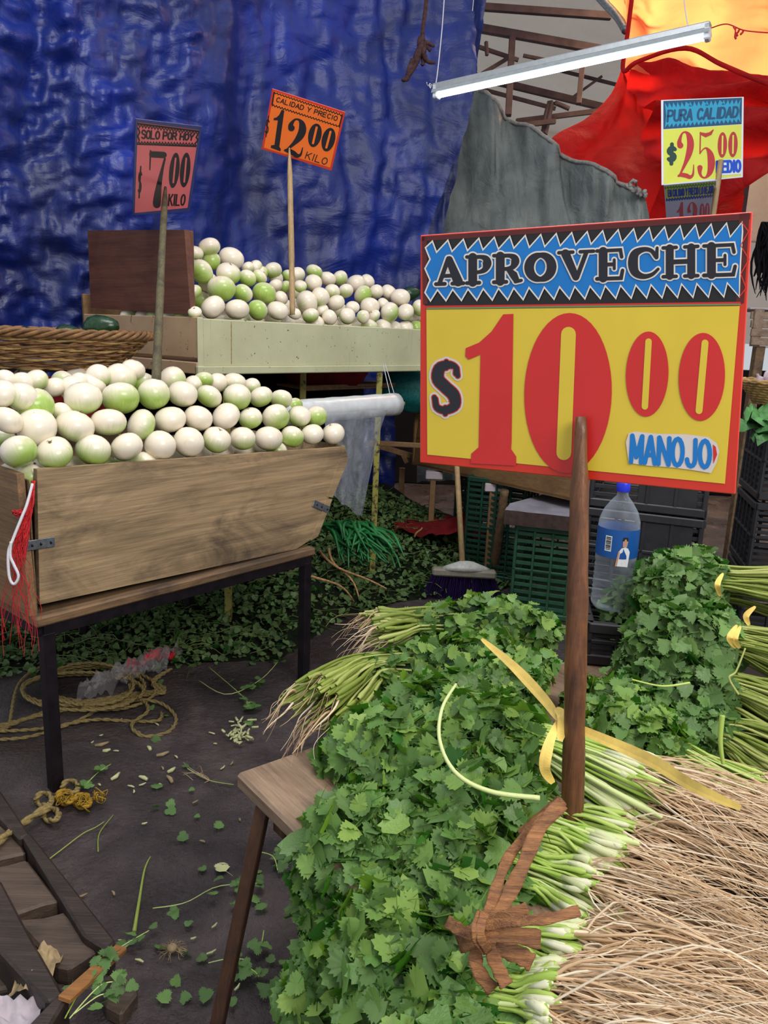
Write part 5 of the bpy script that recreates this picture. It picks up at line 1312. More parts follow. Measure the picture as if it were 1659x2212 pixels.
    if nrt:
        for k in range(nrt):
            p, dd, r, _ = ends[RNG.integers(0, len(ends))]; big = k < rt_show
            ln = root_len * RNG.uniform(.45, 1.15); m_ = 10
            dirn = U(dd * .7 + rd * .8 + RNG.normal(0, .13 if big else .16, 3) + [0, 0, -.05])
            P = wob(p - dd * .004, p + dirn * ln, m_, .07 * ln, 0.)
            P[:, 2] -= np.linspace(0, 1, m_) ** 2 * RNG.uniform(.0, .07)
            if big:
                mb = MW(); tube(mb, P, np.linspace(min(r * .8, .0032), .0005, m_), 5, False); mb.build('root', M['root'], o)
            else: tube(stuff, P, np.linspace(RNG.uniform(.0008, .0021), .0004, m_), 3, False)
        f = stuff.build('fine_roots', M['root'], o); f['kind'] = 'stuff'
    return o


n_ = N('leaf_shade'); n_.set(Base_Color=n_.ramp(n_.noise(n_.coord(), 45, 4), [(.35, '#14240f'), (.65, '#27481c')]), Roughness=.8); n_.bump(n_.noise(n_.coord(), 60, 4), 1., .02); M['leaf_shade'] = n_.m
n_ = N('root_mat'); n_.set(Base_Color=n_.ramp(n_.noise(n_.coord('Object', (6, 90, 60)), 2, 5, .7, .8), [(.35, '#4e3826'), (.65, '#9a7856')]), Roughness=.85); n_.bump(n_.noise(n_.coord('Object', (6, 90, 60)), 2, 5, .7, .8), 1., .02); M['root_mat'] = n_.m
g = 'bunches of cilantro stacked on the low table'
BUN = [
 # label, tie, tip, R, base, kwargs
 ('pale stemmed cilantro bunch laid across the top of the front stack, roots to the right', (1195, 1625, .70), (890, 1570, .68), .105, (1430, 1745, .665), dict(nst=48, nrt=330, ni=120, spread=.05, root_len=.34)),
 ('cilantro bunch right of the stake foot with whitish stem ends', (1200, 1780, .655), (900, 1690, .64), .10, (1350, 1845, .63), dict(nst=44, nrt=330, ni=110, spread=.04, root_len=.34)),
 ('cilantro bunch with its stems just above the bark knot', (1165, 1890, .61), (840, 1800, .60), .10, (1290, 1950, .60), dict(nst=44, nrt=330, ni=120, spread=.04, root_len=.34)),
 ('cilantro bunch behind the bark knot with short pale stems', (1130, 2040, .575), (810, 1960, .54), .10, (1250, 2080, .575), dict(nst=40, nrt=330, ni=120, spread=.036, root_len=.36)),
 ('lowest front cilantro bunch with stems at the bottom edge below the bark knot', (1110, 2170, .575), (800, 2130, .50), .10, (1215, 2190, .585), dict(nst=44, nrt=330, ni=120, spread=.04, root_len=.38)),
 ('cut off bunch at the very bottom edge with green stems fanning down', (1100, 2300, .56), (850, 2300, .50), .09, (1210, 2330, .565), dict(nst=40, nrt=330, ni=40, spread=.04, root_len=.36)),
 ('root ended bunch buried under the fan of roots', (1200, 2010, .56), (1000, 1990, .55), .07, (1330, 2060, .565), dict(nst=34, nrt=330, ni=20, nl=150, spread=.04, root_len=.36)),
 ('leafy cilantro bunch overhanging the plank end of the low table', (960, 1770, .60), (730, 1740, .585), .075, None, dict(ni=110)),
 ('leafy cilantro bunch hanging over the left table edge below the plank', (880, 1930, .53), (690, 1910, .49), .085, None, dict(ni=110)),
 ('lowest leafy cilantro bunch hanging at the bottom left of the stack', (840, 2120, .45), (650, 2110, .40), .09, None, dict(ni=120)),
 ('cilantro bunch of leaf tips on top, left of the loose curved stalk', (1080, 1510, .715), (850, 1520, .70), .07, None, dict(ni=100, nl=480)),
 ('wet glossy cilantro bunch behind the stake at mid height', (1500, 1650, .66), (1290, 1530, .68), .07, (1640, 1740, .64), dict(nst=16, nrt=260, ni=100, lsz=.032, root_len=.3)),
 ('back cilantro bunch with its roots pointing left by the table leg', (790, 1455, .68), (1160, 1420, .72), .085, (675, 1545, .66), dict(dull=True, nst=34, nrt=50, ni=110, lsz=.032, spread=.05, root_len=.10, rt_show=10, tmin=.0, rmass=False)),
 ('topmost back cilantro bunch with roots at its left end in front of the broom', (900, 1345, .745), (1180, 1335, .755), .075, (800, 1365, .735), dict(dull=True, nst=26, nrt=40, ni=100, lsz=.031, spread=.04, root_len=.09, rt_show=10, tmin=-.1, rmass=False)),
 ('leafy cilantro bunch filling the middle beside the stake', (1180, 1490, .70), (1010, 1470, .70), .075, None, dict(ni=80, nl=450, lsz=.034)),
 ('cilantro bunch just right of the stake below the rear stack', (1420, 1570, .64), (1250, 1490, .65), .085, None, dict(ni=90, nl=480, lsz=.032)),
 ('leafy cilantro bunch at the back left corner above the plank end', (960, 1650, .655), (735, 1600, .635), .095, None, dict(ni=120, nl=700)),
 ('leafy cilantro bunch spilling over the table edge right of the plank', (900, 1850, .60), (690, 1800, .57), .105, None, dict(ni=140, nl=800)),
 ('leafy cilantro bunch hanging in the middle of the front face', (960, 2010, .545), (740, 2020, .52), .105, None, dict(ni=130, nl=800)),
 ('leafy cilantro bunch left of the bark knot at the front', (1060, 1950, .575), (880, 1900, .575), .10, None, dict(ni=110, nl=700)),
 ('leafy cilantro bunch below the bark knot at the very front', (1060, 2160, .52), (900, 2120, .50), .10, None, dict(ni=100, nl=700)),
 ('leafy cilantro bunch at the bottom edge, left of the lowest stems', (1000, 2290, .46), (780, 2260, .42), .10, None, dict(ni=90, nl=700)),
]
for i, (lab, tie, tip, R_, base, kw) in enumerate(BUN):
    bunch('cilantro_bunch', lab, g, G(*tie), G(*tip), R_, G(*base) if base else None, root_dir=(np.array([.88, -.24, -.15]) if base and tie[0] > 1000 else None), **kw)
g2 = 'bunches of cilantro in the rear right stack'
for lab, tie, tip, R_, base, kw in [
 ('top bunch of the rear right cilantro stack, tied with a palm strip', (1585, 1265, .86), (1400, 1235, .86), .095, (1760, 1290, .87), {}),
 ('middle bunch of the rear right cilantro stack with two looped palm strips', (1610, 1390, .76), (1380, 1360, .77), .105, (1800, 1450, .76), {}),
 ('lower bunch of the rear right cilantro stack with olive stems', (1600, 1500, .68), (1370, 1470, .68), .10, (1800, 1590, .67), {}),
 ('lowest bunch of the rear right cilantro stack in the shade by the stake', (1600, 1600, .635), (1420, 1560, .63), .07, (1760, 1690, .63), {}),
 ('left bunch of the rear right cilantro stack against the stake', (1500, 1330, .72), (1355, 1330, .72), .10, None, {}),
 ('leafy bunch at the left shoulder of the rear right stack below the bottle', (1500, 1310, .76), (1330, 1290, .74), .10, None, {}),
 ('leafy bunch low in the rear right stack, just behind the stake', (1500, 1450, .66), (1350, 1430, .66), .11, None, {}),
 ('leafy bunch at the foot of the rear right stack above the wet leaves', (1540, 1560, .63), (1360, 1530, .63), .09, None, {})]:
    bunch('cilantro_bunch', lab, g2, G(*tie), G(*tip), R_, G(*base) if base else None, nst=42, nrt=60, ni=110, nl=620, lsz=.036, mat='leaf_deep', dull=True, spread=.055, rmass=False, **kw)
# palm strips tied round bunches
def strip(name, label, paths, w_=.008, mat='frond', par=None):
    o = par or thing(name, paths[0][0], label, 'tie strip')
    for pth in paths:
        P = smooth_path(pth, 24); T = np.gradient(P, axis=0); V_ = []
        for k, p in enumerate(P):
            tc = U(CO - p); s = U(np.cross(T[k], tc)); wd = w_ * (.12 + .88 * math.sin(math.pi * (k + 1) / 26) ** .8) / 2
            s = U(s + tc * .25 * math.sin(k * .3)); nn = U(np.cross(T[k], s))
            V_ += [p - s * wd, p + nn * wd * .16 + s * wd * .3, p + s * wd, p + nn * wd * .08 + s * wd * .3]
        F_ = []
        for k in range(len(P) - 1):
            for j in range(4): F_.append((k * 4 + j, k * 4 + (j + 1) % 4, k * 4 + 4 + (j + 1) % 4, k * 4 + 4 + j))
        mb = MW(); mb.add(V_, F_); mb.build('strip', M[mat], o, False)
    return o
tt = 1.36
strip('palm_strip', 'long yellow palm strip tied round the top front bunch and trailing right', [
    [D(1040, 1380, 1.5), D(1110, 1440, 1.42), D(1175, 1510, 1.33), D(1207, 1555, 1.29)],
    [D(1207, 1555, 1.29), D(1185, 1610, 1.26), D(1177, 1660, 1.25), D(1195, 1692, 1.26)],
    [D(1207, 1555, 1.29), D(1270, 1582, 1.27), D(1400, 1640, 1.18), D(1500, 1700, 1.10), D(1600, 1745, 1.04)],
    [D(1200, 1530, 1.30), D(1216, 1550, 1.28), D(1210, 1600, 1.27)]], .019)
strip('palm_strip', 'short palm strip loop on the top rear bunch', [[D(1562, 1238, 1.72), D(1550, 1262, 1.68), D(1556, 1288, 1.7)]], .012)
strip('palm_strip', 'pair of looped palm strips on the middle rear bunch', [[D(1592, 1350, 1.62), D(1576, 1378, 1.6), D(1590, 1400, 1.62)], [D(1600, 1352, 1.62), D(1588, 1380, 1.6), D(1598, 1400, 1.62)], [D(1632, 1310, 1.6), D(1612, 1330, 1.6), D(1618, 1350, 1.6)]], .012)
# loose stalks
def stalk(label, pts, r=.0028, mat='stem'):
    o = thing('loose_stalk', pts[0], label, 'stalk'); mb = MW(); P = smooth_path(pts, 30); tube(mb, P, np.linspace(r * .8, r * 1.2, 30), 6); mb.build('stalk', M[mat], o); return o
stalk('long pale green loose stalk curving down over the front cilantro leaves', [D(985, 1478, 1.34), D(955, 1530, 1.28), D(950, 1600, 1.24), D(985, 1670, 1.2), D(1060, 1710, 1.18), D(1166, 1724, 1.17)], .0034)
stalk('thin upright pale stalk sticking up at the right behind the roots', [D(1562, 1650, 1.3), D(1556, 1600, 1.3), D(1560, 1545, 1.3)], .004)
stalk('thin bent stalk hanging across the rear stems', [D(1610, 1400, 1.5), D(1590, 1450, 1.5), D(1575, 1465, 1.5), D(1595, 1500, 1.5)], .002, 'stem_dull')
stalk('loose stalk lying across the dark gap in the rear stack', [D(1365, 1468, 1.52), D(1430, 1482, 1.5), D(1490, 1475, 1.5)], .002)
# bark strap and knot
o = thing('bark_tie', D(1060, 2010, .98), 'knotted brown bark strap binding the front cilantro bunches', 'bark strap')
def bstrip(name, pts, w_, tw=0., th=.003):
    w_ *= .95
    P = smooth_path(pts, 14); T = np.gradient(P, axis=0); V_ = []; F_ = []
    for k, p in enumerate(P):
        tc = U(CO - p); s = U(np.cross(T[k], tc)); a_ = tw * k / 13; s = U(s * math.cos(a_) + tc * math.sin(a_)); nn = U(np.cross(T[k], s)); j_ = 1 + .12 * math.sin(k * 1.7)
        for q in range(7): V_.append(p + s * (q / 6 - .5) * w_ * j_ + nn * (th * (.5 + .5 * math.cos((q / 6 - .5) * 3)) + .0012 * (q % 2)))
        for q in range(7): V_.append(p + s * (.5 - q / 6) * w_ * j_ - nn * th * .3)
    for k in range(13):
        for q in range(14): F_.append((k * 14 + q, k * 14 + (q + 1) % 14, k * 14 + 14 + (q + 1) % 14, k * 14 + 14 + q))
    F_ += [tuple(range(13, -1, -1)), tuple(range(13 * 14, 14 * 14))]
    mb = MW(); mb.add(V_, F_); return mb.build(name, M['bark'], o)
bstrip('bark_band', [D(1215, 1735, 1.10), D(1165, 1790, 1.07), D(1130, 1870, 1.03), D(1095, 1940, 1.0), D(1062, 2005, .965)], .020)
bstrip('bark_band', [D(1150, 1790, 1.10), D(1100, 1850, 1.05), D(1068, 1930, 1.0), D(1046, 2000, .97)], .015, .3)
bstrip('bark_band', [D(990, 2040, .97), D(1050, 2018, .945), D(1100, 2018, .945), D(1168, 2030, .94)], .022)
bstrip('bark_band', [D(1040, 2000, .95), D(1110, 1990, .935), D(1180, 1985, .925), D(1252, 1966, .93)], .013, .4)
bstrip('bark_band', [D(1050, 1998, .95), D(1100, 1975, .94), D(1140, 1962, .94)], .014, -.4)
bstrip('bark_band', [D(1052, 2035, .955), D(1075, 2090, .94), D(1095, 2130, .93)], .018, .3)
bstrip('bark_band', [D(1030, 2040, .96), D(1030, 2090, .95), D(1065, 2140, .94)], .018, -.3)
bstrip('bark_band', [D(1070, 2045, .96), D(1120, 2062, .95), D(1150, 2080, .95)], .022, .2)
bstrip('bark_band', [D(965, 1990, .99), D(1000, 2012, .97), D(1040, 2020, .95)], .016, .2)
for k in range(2): bstrip('bark_band', [D(1040 + 8 * k, 1972, .945), D(1028 + 10 * k, 2000, .925), D(1030 + 10 * k, 2030, .925), D(1050 + 6 * k, 2055, .945)], .011, .2, .005)
stake('bark_splinter', 'split reddish bark plank behind the stake foot', [D(1130, 1810, 1.15), D(1170, 1770, 1.15), D(1215, 1730, 1.17)], [.014, .012, .01], M['bark'], n=5)

# low table under the cilantro
fc = G(510, 1668, .6); e1 = U([.62, -.78, 0]); e2 = U([.61, .79, 0]); e2 = U(e2 - e1 * np.dot(e1, e2))
lt_ = thing('low_table', [fc[0], fc[1], 0], 'worn low wooden table whose plank end shows under the front cilantro', 'table')
for k, w_ in enumerate((.225, .23, .22, .23, .22, .2)):
    off = sum((.225, .23, .22, .23, .22, .2)[:k]) + .004 * k
    mb = MW(); bevel_box(mb, fc + e2 * off * 1. - Z * .034 + e1 * random.uniform(-.0, .01) * (k > 0), e1 * .62, e2 * w_, Z * .034, .006); mb.build('plank', M['bench_wood'], lt_, False)
for a_ in (.09, .52):
    mb = MW(); bevel_box(mb, fc + e1 * a_ + e2 * .03 - Z * .09, e1 * .04, e2 * 1.2, Z * .055, .004); mb.build('crosspiece', M['leg_wood'], lt_, False)
lp = G(567, 1752, .55); lq = G(470, 2212, .12); lq = lp + (lq - lp) * (.55 / (.55 - .12))
mb = MW(); bar(mb, lq, lp + (lp - lq) * .02, .026, .022, up=(.3, 1, 0)); mb.build('leg', M['leg_wood'], lt_, False)
for a_, b_ in ((.56, .1), (.1, 1.2), (.56, 1.2)):
    q = fc + e1 * a_ + e2 * b_; mb = MW(); bar(mb, (q[0], q[1], 0), (q[0], q[1], .56), .035, up=(0, 1, 0)); mb.build('leg', M['leg_wood'], lt_, False)

l3 = thing('rear_low_table', [.95, 1.9, 0], 'dark low table hidden under the rear right cilantro stack', 'table')
for k in range(4): mb = MW(); bevel_box(mb, (.62 + .0 * k, 1.42 + .215 * k, .475), (1.15, 0, 0), (0, .21, 0), (0, 0, .03), .004); mb.build('plank', M['pallet_dark'], l3, False)
for x, y in ((.66, 1.5), (1.7, 1.5), (.66, 2.22), (1.7, 2.22)): mb = MW(); bar(mb, (x, y, 0), (x, y, .475), .04, up=(0, 1, 0)); mb.build('leg', M['leg_wood'], l3, False)
l2 = thing('lower_table', [fc[0] + e1[0] * .7, fc[1] + e1[1] * .7, 0], 'dark lower table hidden under the front cilantro and roots', 'table')
for k in range(4): mb = MW(); bevel_box(mb, fc * [1, 1, 0] + Z * .40 + e1 * (.64 + .2 * k) + e2 * .0, e1 * .195, e2 * 1.3, Z * .03, .004); mb.build('plank', M['pallet_dark'], l2, False)
for a_, b_ in ((.66, .03), (1.35, .03), (.66, 1.2), (1.35, 1.2)): q = fc + e1 * a_ + e2 * b_; mb = MW(); bar(mb, (q[0], q[1], 0), (q[0], q[1], .40), .04, up=(0, 1, 0)); mb.build('leg', M['leg_wood'], l2, False)

# ================================================================== GREENS HEAPED ON THE FLOOR
def hz(x, y):
    p = np.array([x, y]); base_ = 0
    # distance into the heap from its front edge
    fe = interp(x, [(-3, 2.9), (-1.3, 2.95), (-.8, 3.12), (-.45, 3.2), (-.2, 3.75), (.1, 4.05), (.5, 4.25), (.8, 4.4)])
    d = (y - fe); h = .5 * (1 - math.exp(-max(d, 0) * 1.1)) * interp(x, [(-3, .25), (-1.4, .3), (-.8, .55), (-.4, 1.05), (0, 1.05), (.3, .75), (.75, .3)])
    return h + .03 * fbm(x * 4, y * 4) * min(max(d * 3, 0), 1) if d > 0 else -.02
hp = thing('greens_heap', (-.3, 3.9, 0), 'big heap of trimmed dark green herb leaves covering the floor under the stalls', 'leaf heap')
mb = MW(); sheet(mb, lambda a, b: np.array([-2.2 + 3.1 * a, 2.8 + 2.6 * b, hz(-2.2 + 3.1 * a, 2.8 + 2.6 * b) - .01]), 60, 50); f = mb.build('heap_core', M['leaf_dirt'], hp); f['kind'] = 'stuff'
n = 17000; xy = np.stack([RNG.uniform(-2.0, .85, n), RNG.uniform(2.85, 5.2, n)], 1); hh = np.array([hz(x, y) for x, y in xy]); ok = (hh > -.01); xy, hh = xy[ok], hh[ok]; n = len(xy)
pos = np.concatenate([xy, hh[:, None] + RNG.uniform(0, .03, n)[:, None]], 1)
R3 = frames(RNG.normal(0, 1, (n, 3)) * [1, 1, .5], np.array([0, -.35, 1]) + RNG.normal(0, .7, (n, 3))); mb = MW(); bake(mb, LT_LO, pos, R3, .028 * RNG.uniform(.5, 1.25, n))
f = mb.build('trimmed_leaves', M['leaf_floor'], hp); f['kind'] = 'stuff'
mb = MW()
for k in range(1500):
    i = RNG.integers(0, n); p = pos[i] + [0, 0, .012]; a_ = RNG.uniform(0, 6.28); tube(mb, wob(p, p + np.array([math.cos(a_), math.sin(a_), RNG.uniform(-.1, .25)]) * RNG.uniform(.06, .2), 6, .01), .002, 3, False)
f = mb.build('trimmed_stalks', M['stem_floor'], hp); f['kind'] = 'stuff'
# scallion bundle on the heap
sc_ = thing('scallion_tops', D(760, 1160, 3.95), 'dark green scallion tops lying on the leaf heap under the plastic film', 'scallions')
for k in range(90):
    s0_ = D(RNG.uniform(690, 800), RNG.uniform(1128, 1150), 3.95); s1_ = s0_ + (D(RNG.uniform(730, 880), RNG.uniform(1165, 1235), 3.75) - s0_) * RNG.uniform(.6, 1)
    mb = MW(); P = wob(s0_, s1_, 8, .02); P[:, 2] += .03 * np.sin(np.linspace(0, math.pi, 8)); tube(mb, P, [.006, .008, .009, .009, .009, .008, .006, .003], 5, False); mb.build('leaf', M['scallion'], sc_)
# twigs on the heap
for lab, a, b in (('brown twig lying on the leaf heap, upper of two crossing', (690, 1190, 3.35), (835, 1272, 3.2)), ('second brown twig crossing on the leaf heap', (710, 1185, 3.35), (775, 1290, 3.2)), ('grey twig at the dark gap beside the heap', (672, 1245, 3.1), (765, 1300, 3.15)), ('pale stick standing in the heap before the brown stall', (895, 1160, 4.1), (912, 1140, 4.1))):
    o = thing('twig', D(*a), lab, 'twig'); mb = MW(); tube(mb, wob(D(*a), D(*b), 10, .012), np.linspace(.006, .0035, 10), 6); mb.build('twig', M['tip_brown'], o)

# ================================================================== FLOOR THINGS
def fl(px, py, z=.0): return G(px, py, z + .008)
# rope coils
rp = thing('rope_coil', fl(240, 1500), 'loose coil of weathered yellowish rope on the floor under the onion box', 'rope')
def rope(pts, r=.007, n=110, closed=False, mat='rope', par=None, name='rope_strand'):
    P = smooth_path(pts, n); T = np.gradient(P, axis=0); T /= np.linalg.norm(T, axis=1)[:, None] + 1e-9
    X = np.cross(T, [0, 0, 1.]); X /= np.linalg.norm(X, axis=1)[:, None] + 1e-9; Y = np.cross(T, X); mb = MW(); s = np.concatenate([[0], np.cumsum(np.linalg.norm(np.diff(P, axis=0), axis=1))])
    for k in range(2):
        a = s / (r * 5.) * 1. * math.pi + k * math.pi; tube(mb, P + (np.cos(a)[:, None] * X + np.sin(a)[:, None] * Y) * r * .42, r * .66, 5, False)
    return mb.build(name, M[mat], par or rp)
rope([fl(-40, 1598), fl(60, 1592, .01), fl(160, 1560, .01), fl(230, 1525, .015), fl(300, 1510, .02), fl(320, 1535, .02), fl(285, 1565, .01), fl(310, 1590), fl(365, 1580), fl(380, 1550), fl(350, 1520, .01), fl(300, 1512, .02), fl(250, 1520), fl(170, 1530)], n=200)
rope([fl(-40, 1580), fl(80, 1575, .01), fl(200, 1555, .01), fl(270, 1557), fl(340, 1557, .01), fl(350, 1540)], n=120)
for k in range(9):
    cx, cy = 190 + 14 * (k % 3) - 12 * (k // 3), 1478 + 5 * (k % 4); rx, ry = 95 + 12 * (k % 4), 36 + 5 * (k % 3)
    rope([fl(cx + rx * math.cos(a + k), cy + ry * math.sin(a + k), .006 * k) for a in np.linspace(0, 6.0, 12)], n=150)
for k in range(3): rope([fl(370 - 10 * k, 1445 + 6 * k, .01), fl(330, 1470 + 5 * k, .015), fl(355, 1488 + 4 * k, .01), fl(280, 1500 + 3 * k), fl(120, 1530 + 4 * k), fl(-30, 1590 - 8 * k)], n=140)
rope([fl(20, 1570), fl(40, 1480, .02), fl(90, 1440, .01), fl(160, 1428), fl(230, 1418)], n=100)
# crumpled clear bag with red print
o = thing('crumpled_bag', fl(285, 1470), 'crumpled clear plastic bag with red print on the rope coil', 'plastic bag')
mb = MW(); A_, B__ = G(185, 1500, .02), G(378, 1420, .05); dd = B__ - A_
def bag(a, b): return A_ + dd * a + np.array([.02, .06, 0]) * (b - .5) * 1.6 + Z * (.05 * math.sin(math.pi * b) + .05 * fbm(a * 7, b * 6, 2) + .02 * fbm(a * 19, b * 15, 5)) + np.array([0, .07, 0]) * (b - .5)
sheet(mb, bag, 40, 24); mb.build('bag_film', M['bag'], o)
mb = MW(); sheet(mb, lambda a, b: bag(.45 + .5 * a, .45 + .4 * b) - Z * .006, 20, 10); mb.build('red_print', M['red_net'], o)
# knotted yellow rope end at the left
o = rp2 = thing('rope_knot', fl(120, 1725), 'frayed yellow rope end tied in a knot beside the steel table leg', 'rope')
rope([fl(-40, 1850, .06), fl(20, 1800, .05), fl(70, 1765, .03), fl(105, 1740, .02)], .012, 80, par=o)
for k in range(5):
    cx, cy = [(95, 1727), (140, 1722), (178, 1730), (110, 1760), (152, 1700)][k]
    rope([fl(cx + 17 * math.cos(a), cy + 13 * math.sin(a), .012 + .012 * math.sin(a * 2)) for a in np.linspace(0, 7.2, 14)], .009, 80, mat='rope_y' if k in (1, 2) else 'rope', par=o)
mb = MW()
for k in range(50):
    a_ = RNG.uniform(0, 6.28); c_ = [(140, 1724), (178, 1730), (215, 1722)][k % 3]; tube(mb, wob(fl(c_[0] + 14 * math.cos(a_), c_[1] + 10 * math.sin(a_), .02), fl(c_[0] + 14 * math.cos(a_ + 1.8), c_[1] + 10 * math.sin(a_ + 1.8), .03), 7, .008), .0018, 3, False)
f = mb.build('frayed_strands', M['rope_y'], o); f['kind'] = 'stuff'

# pallet of dark boards at the lower left
pal = thing('floor_pallet', G(100, 1950), 'muddy broken wooden pallet sunk in the floor at the lower left', 'pallet')
def slab(name, quad, z0, z1, mat, par=pal, lab=None):
    """prism over a floor outline given as seen, at height z1, down to z0"""
    T = [G(x, y, z1) for x, y in quad]; Bq = [p * [1, 1, 0] + Z * z0 for p in T]; k = len(T); mb = MW()
    mb.add(Bq + T, [tuple(range(k - 1, -1, -1)), tuple(range(k, 2 * k))] + [(i, (i + 1) % k, (i + 1) % k + k, i + k) for i in range(k)])
    o_ = mb.build(name, M[mat], par, False)
    bm = bmesh.new(); bm.from_mesh(o_.data); bmesh.ops.recalc_face_normals(bm, faces=bm.faces)
    bmesh.ops.bevel(bm, geom=list(bm.edges), offset=.006, segments=1, affect='EDGES'); bm.to_mesh(o_.data); bm.free()
    if lab: o_['label'] = lab
    return o_
slab('side_rail', [(-60, 1650), (-10, 1690), (64, 1800), (42, 1812), (-60, 1700)], 0, .07, 'pallet_dark')
slab('side_rail', [(48, 1805), (66, 1798), (250, 2030), (232, 2052), (180, 2020)], 0, .075, 'pallet_dark')
slab('deck_board', [(-60, 1730), (40, 1812), (56, 1842), (-60, 1868)], 0, .045, 'pallet_wood')
slab('deck_board', [(-60, 1884), (18, 1866), (58, 1856), (128, 1945), (95, 1952), (30, 1975), (-60, 1990)], 0, .05, 'pallet_wood')
slab('deck_board', [(30, 1985), (96, 1980), (140, 1968), (215, 2050), (150, 2092), (120, 2086)], 0, .05, 'pallet_wood')
slab('pit_strip', [(56, 1838), (66, 1830), (140, 1940), (128, 1950)], 0, .03, 'pallet_dark')
slab('cross_beam', [(-60, 1880), (2, 1900), (60, 2010), (140, 2150), (100, 2165), (-60, 1990)], 0, .10, 'pallet_dark')
slab('cross_beam', [(60, 2212), (130, 2140), (150, 2146), (100, 2230), (60, 2260)], 0, .12, 'pallet_dark')
slab('deck_board', [(225, 2110), (262, 2090), (300, 2140), (262, 2190), (225, 2170)], 0, .04, 'pallet_wood')
slab('rubble_stone', [(-40, 2010), (20, 2010), (55, 2060), (40, 2130), (-40, 2140)], 0, .02, 'pallet_wood')
o = thing('wood_slat', G(140, 2150, .12), 'loose orange brown wooden slat leaning on the broken pallet', 'slat')
mb = MW(); bar(mb, G(138, 2160, .125), G(262, 2048, .09), .03, .012); mb.build('slat', M['slat_wood'], o, False)
o = thing('paper_scrap', G(40, 2180, .06), 'crumpled whitish paper scrap at the bottom left corner', 'paper')
mb = MW(); pc = [G(-20, 2150, .06), G(95, 2155, .07), G(70, 2260, .06), G(-30, 2250, .06)]
sheet(mb, lambda a, b: (pc[0] * (1 - a) + pc[1] * a) * (1 - b) + (pc[3] * (1 - a) + pc[2] * a) * b + Z * .025 * fbm(a * 4, b * 4, 3), 16, 14); mb.build('paper', M['paper'], o)
o = thing('dry_husk', G(75, 2110, .05), 'dry tan leaf husk beside the pallet beam', 'husk')
mb = MW(); hc = G(78, 2105, .06); sheet(mb, lambda a, b: hc + np.array([(a - .5) * .07, (b - .5) * .12, .03 * fbm(a * 4, b * 5, 8) + .02 * math.sin(a * 3.1)]), 10, 12); mb.build('husk', M['husk'], o)
# herb sprig on the slat
def sprig(label, stems, nleaf, lsz=.03, mat='leaf_floor', z=.012, cat='sprig', grp=None):
    a0 = stems[0][0]; o = thing('herb_sprig', fl(*a0, z), label, cat, grp); mb = MW(); lv = MW()
    for s in stems:
        P = smooth_path([fl(x, y, z + .004 * (i % 2)) for i, (x, y) in enumerate(s)], 14); tube(mb, P, .0016, 4)
    mb.build('stalk', M['stem'], o)
    for s in stems:
        P = smooth_path([fl(x, y, z) for x, y in s], 14)
        for k in range(max(1, nleaf // len(stems))):
            p = P[RNG.integers(7, 14)] + [RNG.normal(0, .012), RNG.normal(0, .012), .004]; R3 = frames(RNG.normal(0, 1, (1, 3)) * [1, 1, .2], np.array([[0, 0, 1]]) + RNG.normal(0, .3, (1, 3)))[0]
            lo = bpy.data.objects.new('leaf', LEAF['leaf' if mat != 'leaf_floor' else 'leaf_deep'][RNG.integers(0, 7)]); C.objects.link(lo); lo.parent = o
            lo.matrix_local = Matrix.Translation(Vector((p - np.array(o.location)).tolist())) @ Matrix(R3.tolist()).to_4x4() @ Matrix.Scale(float(lsz * RNG.uniform(.7, 1.2)), 4)
    return o
sprig('leafy sprig lying on the loose slat at the lower left', [[(140, 2200), (180, 2130), (240, 2060)], [(150, 2200), (215, 2130), (262, 2120)], [(160, 2190), (215, 2150), (250, 2150)]], 18, .028, z=.10)
sprig('small leafy sprig left of the rope knot\'s far side', [[(180, 1700), (210, 1670), (240, 1650)], [(205, 1675), (190, 1690), (182, 1700)]], 7, .03)
sprig('herb sprig with yellowed tip above the wooden slat', [[(225, 2070), (270, 2040), (322, 2010)]], 5, .028)
sprig('wilted herb sprig running right towards the low table leg', [[(330, 1962), (400, 1950), (470, 1915), (560, 1908)]], 8, .028)
sprig('long herb sprig at the heap edge by the steel leg', [[(430, 1470), (490, 1500), (560, 1470), (600, 1430)], [(450, 1440), (520, 1500), (545, 1530)]], 22, .032)
sprig('herb sprig under the plank end near the low table leg', [[(450, 2080), (500, 2070), (540, 2075)], [(505, 2075), (545, 2095), (560, 2110)]], 9, .03)
sprig('fallen herb leaves beside the low table leg', [[(560, 1840), (590, 1850), (600, 1880)], [(570, 2010), (565, 2040), (560, 2050)]], 7, .034)
# bare stalks on floor
for lab, pts in (('long thin dry stalk lying beside the pallet rail', [(55, 1915), (90, 1870), (140, 1830), (180, 1800), (205, 1788), (225, 1775)]), ('thick split dry stalk lying in the middle of the bare floor', [(290, 2012), (300, 1950), (312, 1880), (325, 1850)]),
                 ('thin curved dry stalk near the rope knot', [(212, 1840), (215, 1800), (245, 1760)]), ('dry root tuft lying on the bare floor by the plank end', [(405, 1660), (450, 1685), (505, 1695)])):
    P = smooth_path([fl(x, y, .002) for x, y in pts], 20); o = thing('dry_stalk', P[0], lab, 'stalk'); mb = MW(); tube(mb, P, np.linspace(.0055 if 'thick' in lab else .0022, .0014, 20), 5); mb.build('stalk', M['stem_dull'], o)
    if 'tuft' in lab:
        mb = MW()
        for k in range(8): tube(mb, wob(P[10], fl(400 + RNG.uniform(-10, 40), 1650 + RNG.uniform(-4, 30), .004), 8, .006), .001, 3)
        mb.build('root_hair', M['root'], o)
